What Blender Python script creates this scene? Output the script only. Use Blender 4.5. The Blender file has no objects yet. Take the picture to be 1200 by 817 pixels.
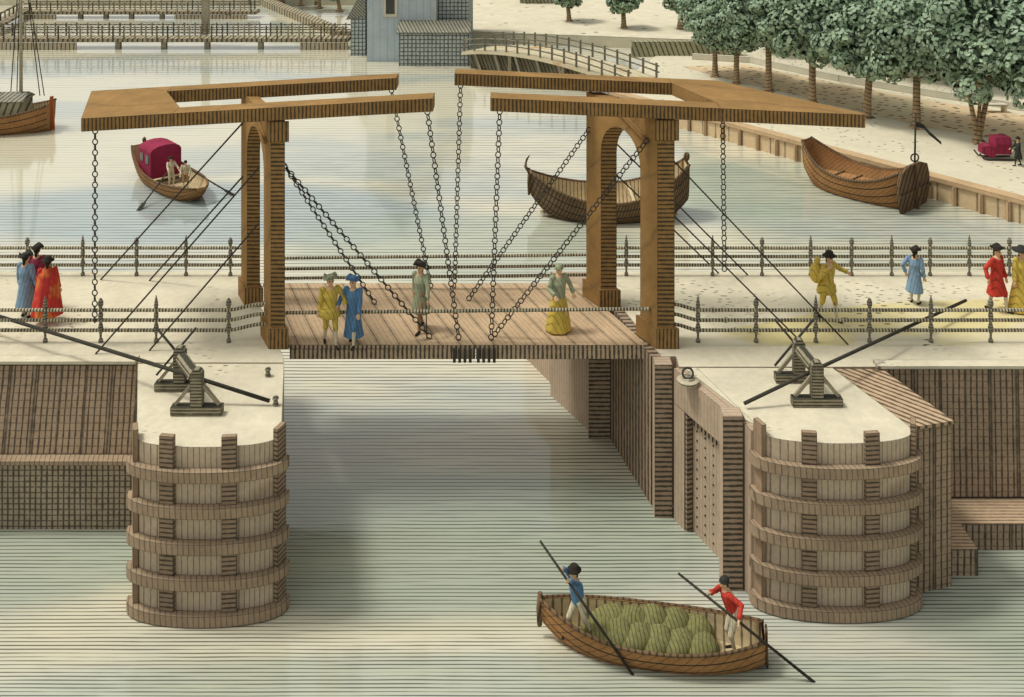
import bpy, bmesh, math, random
from mathutils import Vector, Matrix
from mathutils import noise as mnoise
V = Vector
R = math.radians
C = bpy.context.scene
COL = C.collection
rnd = random.Random(7)

# ------------------------------------------------------------------ camera maths
F, H, HOR = 1200.0, 15.7, -170.0        # focal in photo pixels, camera height, horizon row
ZD = 3.6                                # causeway / bridge deck level
def P(px, py, z=0.0):                   # photo point on the level plane z
    y = F * (H - z) / (py - HOR)
    return V(((px - 600) / F * y, y, z))
def Q(px, py, y):                       # photo point at depth y
    return V(((px - 600) / F * y, y, H - (py - HOR) * y / F))

# ------------------------------------------------------------------ materials
INK = (0.030, 0.031, 0.026)
def lin(r, g, b):
    f = lambda c: c / 12.92 if c <= .04045 else ((c + .055) / 1.055) ** 2.4
    return tuple(f(c / 255) for c in (r, g, b))

class NT:
    def __init__(s, name):
        s.m = bpy.data.materials.new(name); s.m.use_nodes = True
        s.t = s.m.node_tree; s.n = s.t.nodes; s.l = s.t.links
        s.b = s.n['Principled BSDF']
        s.tc = s.n.new('ShaderNodeTexCoord')
    def math(s, op, a, b=None, c=None, clamp=False):
        k = s.n.new('ShaderNodeMath'); k.operation = op; k.use_clamp = clamp
        for i, v in enumerate((a, b, c)):
            if v is None: continue
            if isinstance(v, (int, float)): k.inputs[i].default_value = v
            else: s.l.new(v, k.inputs[i])
        return k.outputs[0]
    def mapping(s, vec, scale=(1, 1, 1), loc=(0, 0, 0)):
        k = s.n.new('ShaderNodeMapping'); k.inputs['Scale'].default_value = scale; k.inputs['Location'].default_value = loc
        s.l.new(vec, k.inputs['Vector']); return k.outputs[0]
    def noise(s, vec, scale, detail=3, rough=.55):
        k = s.n.new('ShaderNodeTexNoise'); k.inputs['Scale'].default_value = scale
        k.inputs['Detail'].default_value = detail; k.inputs['Roughness'].default_value = rough
        s.l.new(vec, k.inputs['Vector']); return k.outputs['Fac']
    def dot(s, vec, d):
        k = s.n.new('ShaderNodeVectorMath'); k.operation = 'DOT_PRODUCT'
        s.l.new(vec, k.inputs[0])
        if hasattr(d, 'is_linked'): s.l.new(d, k.inputs[1])
        else: k.inputs[1].default_value = d
        return k.outputs['Value']
    def ramp(s, v, a, b, lo=0., hi=1.):
        k = s.n.new('ShaderNodeMapRange'); k.interpolation_type = 'SMOOTHSTEP'
        s.l.new(v, k.inputs[0])
        for i, x in enumerate((a, b, lo, hi)):
            if isinstance(x, (int, float)): k.inputs[i + 1].default_value = x
            else: s.l.new(x, k.inputs[i + 1])
        return k.outputs[0]
    def mix(s, fac, a, b, mode='MIX'):
        k = s.n.new('ShaderNodeMix'); k.data_type = 'RGBA'; k.blend_type = mode
        for i, v in ((0, fac), (6, a), (7, b)):
            if isinstance(v, (int, float)): k.inputs[i].default_value = v
            elif isinstance(v, tuple): k.inputs[i].default_value = (*v[:3], 1)
            else: s.l.new(v, k.inputs[i])
        return k.outputs[2]
    def lines(s, vec, d, sp, duty, wob, breaks=.35, u=None):
        """engraved line pattern along direction d, in the object's own metres"""
        if u is None: u = s.dot(vec, d)
        w = s.noise(vec, 1.3 / max(sp, .05) * .12, 2)
        u = s.math('ADD', u, s.math('MULTIPLY', s.math('SUBTRACT', w, .5), wob))
        t = s.math('FRACT', s.math('DIVIDE', u, sp))
        t = s.math('MULTIPLY', s.math('ABSOLUTE', s.math('SUBTRACT', t, .5)), 2.)
        g = s.noise(vec, 6.0, 2)
        du = s.math('MULTIPLY', s.ramp(g, .25, .75, 1 - breaks, 1 + breaks), duty)
        return s.ramp(t, s.math('SUBTRACT', du, .12), s.math('ADD', du, .12), 1., 0.)

MATS = {}
def M(name, col, var=.13, hatch=(), edge=.022, rough=.9, dots=None, spec=.15, grain=9., bump=0.25, wash=None):
    if name in MATS: return MATS[name]
    n = NT(name); vec = n.tc.outputs['Object']
    a = n.noise(vec, .9, 4); b = n.noise(vec, grain, 4, .7)
    va = n.ramp(a, .2, .8, 1 - var, 1 + var); vb = n.ramp(b, .2, .8, 1 - var * .8, 1 + var * .8)
    k = n.n.new('ShaderNodeCombineXYZ'); v = n.math('MULTIPLY', va, vb)
    for i in range(3): n.l.new(v, k.inputs[i])
    c = n.mix(1., col, k.outputs[0], 'MULTIPLY')
    if wash:                                          # second tint in soft patches
        wf = n.ramp(n.noise(vec, wash[1], 3), wash[2], wash[2] + .18)
        c = n.mix(wf, c, wash[0])
    ink = None
    for h in hatch:
        d, sp, duty, kk = h[:4]; wob = h[4] if len(h) > 4 else sp * .8
        f = n.math('MULTIPLY', n.lines(vec, d, sp, duty, wob), kk)
        ink = f if ink is None else n.math('MAXIMUM', ink, f)
    if dots:
        sx, sz, thr, mlo = dots
        vo = n.n.new('ShaderNodeTexVoronoi'); vo.inputs['Scale'].default_value = 1.; vo.voronoi_dimensions = '2D'
        n.l.new(n.mapping(vec, (sx, sz, sz)), vo.inputs['Vector'])
        f = n.ramp(vo.outputs['Distance'], thr * .7, thr, 1, 0)
        mk = n.ramp(n.noise(vec, .45, 2), mlo, mlo + .12)
        f = n.math('MULTIPLY', n.math('MULTIPLY', f, mk), .8)
        ink = f if ink is None else n.math('MAXIMUM', ink, f)
    if edge:
        bv = n.n.new('ShaderNodeBevel'); bv.samples = 4; bv.inputs['Radius'].default_value = edge
        ge = n.n.new('ShaderNodeNewGeometry')
        e = n.math('MULTIPLY', n.ramp(n.dot(bv.outputs[0], ge.outputs['Normal']), .90, .975, 1, 0), .88)
        ink = e if ink is None else n.math('MAXIMUM', ink, e)
    if ink is not None: c = n.mix(ink, c, INK)
    n.l.new(c, n.b.inputs['Base Color'])
    n.b.inputs['Roughness'].default_value = rough
    n.b.inputs['Specular IOR Level'].default_value = spec
    if bump:
        bp = n.n.new('ShaderNodeBump'); bp.inputs['Strength'].default_value = bump; bp.inputs['Distance'].default_value = .015
        n.l.new(b, bp.inputs['Height']); n.l.new(bp.outputs[0], n.b.inputs['Normal'])
    MATS[name] = n.m
    return n.m

X_, Y_, Z_ = (1, 0, 0), (0, 1, 0), (0, 0, 1)
TAN = lin(146, 114, 70)
UMB = lin(150, 122, 96)
PINK = lin(192, 166, 134)
SAND = lin(208, 200, 176)
WALL = lin(138, 108, 82)

m_sand = M('sand_ground', SAND, .10, edge=.03, dots=(2.4, 6.0, .17, .52), grain=5)
m_quay = M('quay_sand', SAND, .06, edge=.05, dots=(1.3, 2.0, .13, .45), grain=3)
m_road = M('tan_road', lin(208, 184, 148), .10, edge=0, dots=(1.1, 1.7, .2, .25), grain=3, wash=(lin(212, 196, 160), .12, .5))
m_yellow = M('yellow_verge', lin(208, 196, 146), .08, edge=0, dots=(1.5, 3.4, .15, .5), grain=3, wash=(SAND, .5, .47))
m_far = M('far_land', SAND, .08, edge=.1, dots=(.5, .5, .12, .5), grain=1)
m_timber = M('tan_timber', TAN, .16, edge=.026, hatch=[((.04, .2, .2), .33, .05, .35)], grain=5)
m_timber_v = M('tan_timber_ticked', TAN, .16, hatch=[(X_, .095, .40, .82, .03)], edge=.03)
m_timber_h = M('tan_timber_ruled', TAN, .16, hatch=[(Z_, .105, .42, .84, .02)], edge=.03)
m_deck = M('deck_planks', PINK, .12, hatch=[((.92, .386, 0), .46, .07, .85, .02), ((.92, .386, 0), .115, .13, .40, .03)], edge=.03)
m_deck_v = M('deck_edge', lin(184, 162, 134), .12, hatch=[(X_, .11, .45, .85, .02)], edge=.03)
m_pier = M('pier_planks', lin(194, 178, 154), .13, hatch=[((.8, .6, 0), .095, .16, .62, .02)], edge=.02, wash=(lin(160, 136, 114), .5, .52))
m_post = M('pier_post', lin(154, 132, 108), .15, edge=.03, hatch=[(X_, .2, .05, .3)])
m_post_h = M('pier_post_ruled', lin(150, 130, 108), .15, edge=.03, hatch=[(Z_, .095, .36, .8, .02)])
m_hoop = M('pier_beam', lin(160, 140, 116), .15, edge=.028, hatch=[((.93, .25, .06), .105, .17, .6, .02)])
m_wall = M('quay_planks', lin(166, 144, 120), .15, hatch=[(X_, .14, .28, .82, .03), (Z_, .16, .14, .55, .04), (X_, .60, .08, .9, .03)], edge=.03)
m_wall_x = M('quay_planks_crossed', lin(168, 152, 130), .15, hatch=[(X_, .13, .32, .82, .03), (Z_, .13, .26, .7, .03)], edge=.03)
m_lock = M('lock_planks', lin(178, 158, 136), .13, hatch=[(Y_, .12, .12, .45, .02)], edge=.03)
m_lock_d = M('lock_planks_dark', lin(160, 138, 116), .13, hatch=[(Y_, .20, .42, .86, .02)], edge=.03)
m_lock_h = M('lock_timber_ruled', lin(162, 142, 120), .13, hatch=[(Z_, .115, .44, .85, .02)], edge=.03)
m_plankx = M('ledge_planks', lin(190, 164, 134), .13, hatch=[(Y_, .11, .3, .7, .02)], edge=.03)
m_plankd = M('wing_top_planks', lin(186, 160, 130), .13, hatch=[((.7, .7, 0), .16, .40, .82, .06)], edge=.03)
m_iron = M('dark_iron', (.045, .043, .036), .3, edge=0, rough=.7, spec=.3)
m_rope = M('tarred_rope', (.06, .055, .042), .3, edge=0, hatch=[((.7, .3, .7), .05, .3, .6, 0)])
m_rail = M('rail_bar', lin(196, 186, 158), .15, hatch=[(X_, .078, .46, .92, .015)], edge=.02)
m_baluster = M('grey_baluster', lin(140, 136, 120), .2, hatch=[(Z_, .07, .35, .8, .01)], edge=.015)
m_grey = M('weathered_wood', lin(184, 174, 150), .15, hatch=[(Z_, .075, .34, .8, .01)], edge=.016)
m_winch = M('winch_wood', lin(146, 138, 116), .18, hatch=[(Z_, .07, .42, .88, .01)], edge=.03)
m_winch2 = M('winch_brace', lin(150, 142, 120), .18, edge=.022)
m_grey2 = M('weathered_wood_plain', lin(206, 194, 166), .15, edge=.02)
m_blue = M('pale_blue_boards', lin(178, 190, 196), .09, hatch=[(X_, .55, .035, .55, .05)], edge=.06, wash=(lin(184, 188, 180), .3, .55))
m_bluex = M('crossed_boards', lin(178, 186, 182), .12, hatch=[(X_, .30, .27, .85, .03), (Z_, .30, .27, .8, .03)], edge=.06)
m_roof = M('thatch_roof', lin(150, 148, 132), .12, hatch=[((1, 0, 1), .26, .35, .8, .08)], edge=.06)
m_glass = M('dark_window', (.05, .055, .05), .2, edge=0, rough=.2, spec=.5)
m_white = M('pale_paint', lin(205, 200, 182), .06, edge=.05)
m_pile = M('pile_fence', lin(178, 166, 142), .14, hatch=[(X_, .34, .28, .85, .04)], edge=.05)
m_board = M('boardwalk_wood', lin(164, 152, 126), .15, hatch=[(X_, .40, .36, .85, .04)], edge=.05)
m_quayw = M('quay_wall_boards', lin(204, 180, 144), .12, hatch=[((.79, -.61, 0), .9, .07, .85, .05)], edge=.05, wash=(lin(206, 188, 152), .3, .55))
m_quaycap = M('quay_cap', lin(188, 160, 124), .13, edge=.05)
m_bark = M('bark', lin(168, 142, 110), .2, hatch=[((.2, .2, 1), .26, .26, .75, .08)], edge=.0)
m_hull = M('hull_oak', lin(160, 118, 76), .22, hatch=[((.6, .2, .7), .14, .13, .55, .05)], edge=.03)
m_hull_d = M('hull_dark', lin(112, 90, 66), .25, hatch=[((.9, .3, .2), .12, .33, .8, .03)], edge=.03)
m_hull_in = M('hull_inside', lin(200, 180, 142), .15, hatch=[(X_, .17, .24, .75, .03)], edge=.03)
m_hull_pale = M('hull_pale', lin(168, 138, 98), .2, hatch=[((.25, .1, .9), .12, .25, .75, .04)], edge=.03)
m_ink = M('ink_line', INK, .1, edge=0)
m_sack = M('olive_sack', lin(124, 122, 78), .34, hatch=[((.9, .12, .3), .075, .20, .72, .10)], edge=0)
m_canopy = M('crimson_canopy', lin(146, 46, 74), .20, hatch=[(X_, .30, .12, .7, .05)], edge=.05)
m_leaf = M('leaf_green', lin(192, 213, 186), .14, edge=0, grain=2., bump=0)
m_leaf2 = M('leaf_deep_green', lin(168, 194, 164), .14, edge=0, grain=2., bump=0)
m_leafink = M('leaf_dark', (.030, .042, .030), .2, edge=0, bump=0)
for mm in (m_leaf, m_leaf2):                     # leaves let some light through
    nt = mm.node_tree; pb = nt.nodes['Principled BSDF']; out = nt.nodes['Material Output']
    tl = nt.nodes.new('ShaderNodeBsdfTranslucent'); mx = nt.nodes.new('ShaderNodeMixShader'); mx.inputs[0].default_value = .5
    nt.links.new(pb.inputs['Base Color'].links[0].from_socket, tl.inputs['Color'])
    nt.links.new(pb.outputs[0], mx.inputs[1]); nt.links.new(tl.outputs[0], mx.inputs[2]); nt.links.new(mx.outputs[0], out.inputs['Surface'])
m_hedge = M('hedge_boards', lin(160, 156, 128), .15, hatch=[((.9, .2, .35), .33, .3, .8, .1)], edge=.06)
m_skin = M('skin', lin(216, 178, 140), .06, edge=0, bump=0)
m_hairdark = M('hair', (.035, .03, .022), .2, edge=0)
m_eye = M('eye_dark', (.02, .02, .02), 0, edge=0, bump=0)
m_shoe = M('shoe_leather', (.03, .026, .02), .2, edge=0)
m_stock = M('stocking', lin(206, 196, 170), .06, edge=0, bump=0)
def cloth(name, col, sp=.085, k=.55):
    return M(name, col, .16, hatch=[((.85, .5, .25), sp, .15, k, .06)], edge=0, grain=14)
m_cred = cloth('red_cloth', lin(196, 66, 54)); m_corange = cloth('orange_cloth', lin(206, 116, 60), .13)
m_cblue = cloth('blue_cloth', lin(128, 156, 180)); m_cdblue = cloth('deep_blue_cloth', lin(90, 128, 164))
m_cyellow = cloth('yellow_cloth', lin(206, 180, 86)); m_cgreen = cloth('grey_green_cloth', lin(160, 166, 136))
m_cmag = cloth('plum_cloth', lin(146, 58, 82)); m_cwhite = cloth('cream_cloth', lin(208, 198, 170), .1, .5)
m_cbrown = cloth('brown_cloth', lin(160, 132, 104)); m_cdark = cloth('dark_cloth', (.04, .042, .036))

# water ------------------------------------------------------------
def water_mat():
    n = NT('canal_water'); vec = n.tc.outputs['Object']
    sx = n.n.new('ShaderNodeSeparateXYZ'); n.l.new(vec, sx.inputs[0]); X, Y = sx.outputs[0], sx.outputs[1]
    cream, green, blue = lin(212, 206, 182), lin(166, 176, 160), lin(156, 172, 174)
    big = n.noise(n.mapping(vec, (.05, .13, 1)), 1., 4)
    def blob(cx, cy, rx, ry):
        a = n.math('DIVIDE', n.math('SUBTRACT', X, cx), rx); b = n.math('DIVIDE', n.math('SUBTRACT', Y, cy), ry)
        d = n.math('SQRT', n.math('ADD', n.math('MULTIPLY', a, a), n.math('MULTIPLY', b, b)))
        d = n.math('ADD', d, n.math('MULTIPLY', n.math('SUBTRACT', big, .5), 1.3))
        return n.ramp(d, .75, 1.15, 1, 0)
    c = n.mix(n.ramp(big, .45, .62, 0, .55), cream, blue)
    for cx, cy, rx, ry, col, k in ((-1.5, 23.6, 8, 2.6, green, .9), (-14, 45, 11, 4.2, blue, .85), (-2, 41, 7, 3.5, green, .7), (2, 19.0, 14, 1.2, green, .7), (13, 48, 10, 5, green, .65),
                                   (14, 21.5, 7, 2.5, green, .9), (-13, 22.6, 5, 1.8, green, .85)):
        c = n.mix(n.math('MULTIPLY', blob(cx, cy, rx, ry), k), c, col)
    # ripple lines: fine in the sheltered lock, longer and wider on the open basin
    u = n.math('MULTIPLY', n.math('POWER', n.math('MAXIMUM', Y, 6.), -.55), -1980.)
    wv = n.noise(n.mapping(vec, (.35, .9, 1)), 1., 2)
    u = n.math('ADD', u, n.math('MULTIPLY', wv, .45))
    t = n.math('FRACT', u)
    t = n.math('MULTIPLY', n.math('ABSOLUTE', n.math('SUBTRACT', t, .5)), 2.)
    k = n.n.new('ShaderNodeCombineXYZ'); n.l.new(n.math('MULTIPLY', X, .30), k.inputs[0]); n.l.new(n.math('MULTIPLY', n.math('FLOOR', u), 3.7), k.inputs[1])
    br = n.noise(k.outputs[0], 1., 3)
    dens = n.noise(n.mapping(vec, (.07, .16, 1), (3, 7, 0)), 1., 3)
    du = n.math('MULTIPLY', n.ramp(br, .25, .6, .08, .35), n.ramp(dens, .3, .62, .60, 1.1))
    du = n.math('MULTIPLY', du, n.math('SUBTRACT', 1.0, n.math('MULTIPLY', blob(-22, 60, 20, 13), .55)))
    ln = n.ramp(t, n.math('SUBTRACT', du, .16), n.math('ADD', du, .10), 1., 0.)
    fade = n.ramp(Y, 24, 75, .80, .42)
    c = n.mix(n.math('MULTIPLY', ln, fade), c, INK)
    n.l.new(c, n.b.inputs['Base Color']); n.b.inputs['Coat Weight'].default_value = .32; n.b.inputs['Coat Roughness'].default_value = .03
    n.b.inputs['Roughness'].default_value = .08; n.b.inputs['Specular IOR Level'].default_value = .7
    bp = n.n.new('ShaderNodeBump'); bp.inputs['Strength'].default_value = .16; bp.inputs['Distance'].default_value = .03
    rp = n.noise(n.mapping(vec, (1.3, 6, 1)), 1., 2)
    n.l.new(rp, bp.inputs['Height']); n.l.new(bp.outputs[0], n.b.inputs['Normal'])
    return n.m
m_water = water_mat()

# ------------------------------------------------------------------ mesh builder
class MB:
    def __init__(s): s.v = []; s.f = []; s.mi = []; s.sm = []
    def add(s, vs, fs, mi=0, smooth=False):
        b = len(s.v); s.v += [V(p) for p in vs]
        for f in fs: s.f.append(tuple(b + i for i in f)); s.mi.append(mi); s.sm.append(smooth)
    def box(s, lo, hi, mi=0):
        (a, b, c), (d, e, g) = lo, hi
        s.add([(a, b, c), (d, b, c), (d, e, c), (a, e, c), (a, b, g), (d, b, g), (d, e, g), (a, e, g)],
              [(0, 3, 2, 1), (4, 5, 6, 7), (0, 1, 5, 4), (1, 2, 6, 5), (2, 3, 7, 6), (3, 0, 4, 7)], mi)
    def beam(s, p, q, w, h, mi=0, up=V((0, 0, 1))):
        p, q = V(p), V(q); d = (q - p).normalized()
        if abs(d.dot(up)) > .99: up = V((0, 1, 0))
        r = d.cross(up).normalized() * w / 2; u = r.cross(d).normalized() * h / 2
        s.add([p - r - u, p + r - u, p + r + u, p - r + u, q - r - u, q + r - u, q + r + u, q - r + u],
              [(0, 1, 2, 3), (7, 6, 5, 4), (0, 4, 5, 1), (1, 5, 6, 2), (2, 6, 7, 3), (3, 7, 4, 0)], mi)
    def prism(s, poly, z0, z1, mi_side=0, mi_top=0, ztop=None, zbot=None):
        n = len(poly)
        ar = sum(poly[i][0] * poly[(i + 1) % n][1] - poly[(i + 1) % n][0] * poly[i][1] for i in range(n))
        if ar < 0: poly = poly[::-1]
        vs = [(x, y, zbot(x, y) if zbot else z0) for x, y in poly] + [(x, y, ztop(x, y) if ztop else z1) for x, y in poly]
        s.add(vs, [tuple(range(n))[::-1]], mi_top); s.f.append(tuple(len(s.v) - n + i for i in range(n))); s.mi.append(mi_top); s.sm.append(False)
        b = len(s.v) - 2 * n
        for i in range(n):
            j = (i + 1) % n; s.f.append((b + i, b + j, b + n + j, b + n + i))
            s.mi.append(mi_side(poly[i], poly[j]) if callable(mi_side) else mi_side); s.sm.append(False)
    def loft(s, rings, mi=0, smooth=True, cap=True, closed=True):
        n = len(rings[0]); b = len(s.v)
        for r in rings: s.v += [V(p) for p in r]
        for i in range(len(rings) - 1):
            for j in range(n if closed else n - 1):
                k = (j + 1) % n
                s.f.append((b + i * n + j, b + i * n + k, b + (i + 1) * n + k, b + (i + 1) * n + j)); s.mi.append(mi); s.sm.append(smooth)
        if cap:
            s.f.append(tuple(b + j for j in range(n))[::-1]); s.mi.append(mi); s.sm.append(False)
            e = b + (len(rings) - 1) * n
            s.f.append(tuple(e + j for j in range(n))); s.mi.append(mi); s.sm.append(False)
    def tube(s, pts, rs, n=8, mi=0, smooth=True):
        pts = [V(p) for p in pts]
        if isinstance(rs, (int, float)): rs = [rs] * len(pts)
        rings = []
        for i, p in enumerate(pts):
            d = (pts[min(i + 1, len(pts) - 1)] - pts[max(i - 1, 0)]).normalized()
            a = d.cross(V((0, 0, 1)) if abs(d.z) < .95 else V((0, 1, 0))).normalized(); c = d.cross(a)
            rings.append([p + (a * math.cos(t) + c * math.sin(t)) * rs[i] for t in (2 * math.pi * k / n for k in range(n))])
        s.loft(rings, mi, smooth)
    def cap(s, p, q, r0, r1, n=10, mi=0):       # capsule with round ends
        p, q = V(p), V(q); d = (q - p); L = d.length; d = d / L if L > 1e-6 else V((0, 0, 1))
        pts, rs = [], []
        for a in (80, 50, 20): pts.append(p - d * r0 * math.sin(R(a))); rs.append(r0 * math.cos(R(a)))
        for a in (20, 50, 80): pts.append(q + d * r1 * math.sin(R(a))); rs.append(r1 * math.cos(R(a)))
        s.tube(pts, rs, n, mi)
    def ball(s, c, r, n=12, m=8, mi=0, smooth=True):
        rx, ry, rz = (r, r, r) if isinstance(r, (int, float)) else r
        rings = []
        for i in range(m + 1):
            t = math.pi * (.02 + .96 * i / m)
            rings.append([(c[0] + rx * math.sin(t) * math.cos(2 * math.pi * k / n), c[1] + ry * math.sin(t) * math.sin(2 * math.pi * k / n), c[2] - rz * math.cos(t)) for k in range(n)])
        s.loft(rings, mi, smooth)
    def lathe(s, prof, c=(0, 0, 0), n=10, mi=0, smooth=False, sx=1, sy=1):
        s.loft([[(c[0] + r * sx * math.cos(2 * math.pi * k / n), c[1] + r * sy * math.sin(2 * math.pi * k / n), c[2] + z) for k in range(n)] for r, z in prof], mi, smooth)
    def torus(s, c, u, w, ru, rw, r, n=10, m=5, mi=0):
        u, w = V(u), V(w); k = u.cross(w); rings = []
        for i in range(n):
            t = 2 * math.pi * i / n; ctr = V(c) + u * ru * math.cos(t) + w * rw * math.sin(t)
            rad = (u * math.cos(t) + w * math.sin(t)).normalized()
            rings.append([ctr + (rad * math.cos(a) + k * math.sin(a)) * r for a in (2 * math.pi * j / m for j in range(m))])
        rings.append(rings[0]); s.loft(rings, mi, True, cap=False)
    def mesh(s, name, mats, org=V((0, 0, 0)), fix=True):
        me = bpy.data.meshes.new(name)
        me.from_pydata([tuple(p - org) for p in s.v], [], s.f)
        for m in mats: me.materials.append(m)
        me.polygons.foreach_set('material_index', s.mi); me.polygons.foreach_set('use_smooth', s.sm)
        if fix:
            bm = bmesh.new(); bm.from_mesh(me); bmesh.ops.recalc_face_normals(bm, faces=bm.faces); bm.to_mesh(me); bm.free()
        me.update(); return me
    def frontmat(s, idx, cond=lambda nx, ny, nz: ny < -.7):   # faces on one side take ruled ink hatching, shade painted into the colour
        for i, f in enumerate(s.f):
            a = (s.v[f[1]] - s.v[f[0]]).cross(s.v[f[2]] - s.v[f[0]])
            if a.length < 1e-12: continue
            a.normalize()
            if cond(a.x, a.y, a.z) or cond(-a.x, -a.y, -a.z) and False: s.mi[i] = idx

ORG = {}
def link(o): COL.objects.link(o); return o
def tag(o, label=None, cat=None, group=None, kind=None):
    if label: o['label'] = label
    if cat: o['category'] = cat
    if group: o['group'] = group
    if kind: o['kind'] = kind
    return o
def thing(name, label, cat, loc=(0, 0, 0), rz=0, group=None):
    o = link(bpy.data.objects.new(name, None)); o.location = loc; o.rotation_euler = (0, 0, rz); o.empty_display_size = .2
    ORG[o.name] = V(loc); return tag(o, label, cat, group)
def part(name, mb, mats, parent=None, world=True, label=None, fix=True):
    """mesh object; with world=True the builder's points are world points, else local to the thing"""
    if not isinstance(mats, (list, tuple)): mats = [mats]
    root = parent
    while root is not None and root.parent is not None: root = root.parent
    org = ORG.get(root.name, V((0, 0, 0))) if (root is not None and world) else V((0, 0, 0))
    o = link(bpy.data.objects.new(name, mb.mesh(name, mats, org, fix)))
    if parent is not None: o.parent = parent
    if label: o['label'] = label
    return o
def solo(name, mb, mats, label, cat, group=None, base=None, fix=True):
    """a thing that is one mesh; its origin at base"""
    if not isinstance(mats, (list, tuple)): mats = [mats]
    base = V(base) if base is not None else V((0, 0, 0))
    o = link(bpy.data.objects.new(name, mb.mesh(name, mats, base, fix))); o.location = base
    return tag(o, label, cat, group)
def struct(name, mb, mats):
    if not isinstance(mats, (list, tuple)): mats = [mats]
    return tag(link(bpy.data.objects.new(name, mb.mesh(name, mats))), kind='structure')
def copy_tree(o, parent=None):
    c = o.copy(); link(c); c.parent = parent
    for ch in [k for k in o.children]: copy_tree(ch, c)
    return c

# ------------------------------------------------------------------ setting
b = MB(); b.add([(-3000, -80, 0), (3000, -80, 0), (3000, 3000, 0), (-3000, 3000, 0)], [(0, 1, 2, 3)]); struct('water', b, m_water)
b = MB(); b.add([(-4000, -200, -4), (4000, -200, -4), (4000, 4000, -4), (-4000, 4000, -4)], [(0, 1, 2, 3)]); struct('ground', b, m_far)
b = MB(); b.prism([(-900, 107), (-4, 107), (-4, 86), (24, 80), (900, 80), (900, 2900), (-900, 2900)], -4.0, .9); struct('far_bank', b, m_far)

Y0, Y1 = 24.4, 29.75                     # near and far edge of the causeway
YR = 24.2
# left causeway and lock pier plan
LP = [(-4.83, 21.45), (-5.72, 24.7), (-7.95, Y1), (-70, Y1), (-70, Y0), (-8.92, Y0)]
b = MB(); b.prism([(-5.52, 24.7), (-7.75, Y1), (-70, Y1), (-70, Y0), (-5.44, Y0)], -3, ZD, 0, 1)
o = struct('causeway', b, [m_lock, m_sand])
b = MB(); b.prism([(3.6, 24.7), (2.9, 27.5), (2.3, Y1), (80, Y1), (80, YR), (3.95, YR), (3.95, 24.7)], -3, ZD, 0, 1)
o = struct('causeway_right', b, [m_lock, m_sand])
# yellow verge by the right railing, sheet just above the sand
b = MB()
pts = [P(870, 383, ZD), P(935, 371, ZD), P(990, 360, ZD), P(1050, 354, ZD), P(1190, 350, ZD), P(1420, 352, ZD), P(1420, 404, ZD), P(1000, 405, ZD), P(800, 405, ZD), P(800, 396, ZD)]
b.add([(p.x, p.y, ZD + .004) for p in pts], [tuple(range(len(pts)))]); struct('verge', b, m_yellow)

# left sloped plank wall with ledge
t = thing('plank_wall', 'dark plank retaining wall with a ledge, left of the left round pier', 'wall', (-20, Y0, 0))
def slab(name, y_top, z_top, y_bot, z_bot, x0, x1, mat, parent, back):
    b = MB(); vs = [(x0, y_bot, z_bot), (x1, y_bot, z_bot), (x1, y_top, z_top), (x0, y_top, z_top), (x0, back, z_bot), (x1, back, z_bot), (x1, back, z_top), (x0, back, z_top)]
    b.add(vs, [(0, 1, 2, 3), (5, 4, 7, 6), (3, 2, 6, 7), (1, 0, 4, 5), (0, 3, 7, 4), (2, 1, 5, 6)])
    return part(name, b, mat, parent)
slab('upper_planking', Y0 - .03, ZD - .05, 23.98, 1.66, -70, -8.55, m_wall, t, Y0 - .003)
slab('lower_planking', 23.86, 1.56, 23.82, -2, -70, -8.42, m_wall_x, t, Y0 - .003)
b = MB(); b.box((-70, 23.70, 1.565), (-8.40, Y0 - .003, 1.655)); part('ledge', b, m_hoop, t)
b = MB(); b.box((-70, Y0 - .10, ZD + .003), (-8.95, Y0 + .22, ZD + .07)); part('coping', b, m_sand, t)

# right recess wall, ledge, wing block
t = thing('plank_wall', 'dark plank retaining wall in the recess at the right edge, low shelf along its foot', 'wall', (20, YR, 0))
slab('planking', YR - .02, ZD - .04, YR - .12, .6, 8.9, 80, m_wall, t, YR - .003)
b = MB(); b.prism([(8.72, YR - .14), (80, YR - .14), (80, 23.14), (10.15, 23.14), (10.15, 22.3), (9.46, 22.3)], -2, .58, 0, 1)
part('ledge', b, [m_wall, m_plankx], t)
b = MB(); b.box((8.6, YR - .12, ZD + .003), (80, YR + .2, ZD + .07)); part('coping', b, m_sand, t)
t = thing('wing_wall', 'narrow timber wing wall with hatched plank top, beside the right round pier', 'wall', (8.7, 22, 0))
WG = [(7.60, 24.17), (8.70, 24.17), (9.43, 21.98), (8.45, 21.72)]
b = MB(); b.prism(WG, -2, ZD - .10); part('planking', b, m_wall, t)
b = MB(); b.prism([(7.60, 24.17), (8.74, 24.17), (9.47, 21.94), (8.45, 21.68)], ZD - .097, ZD - .03); part('plank_top', b, m_plankd, t)

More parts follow.
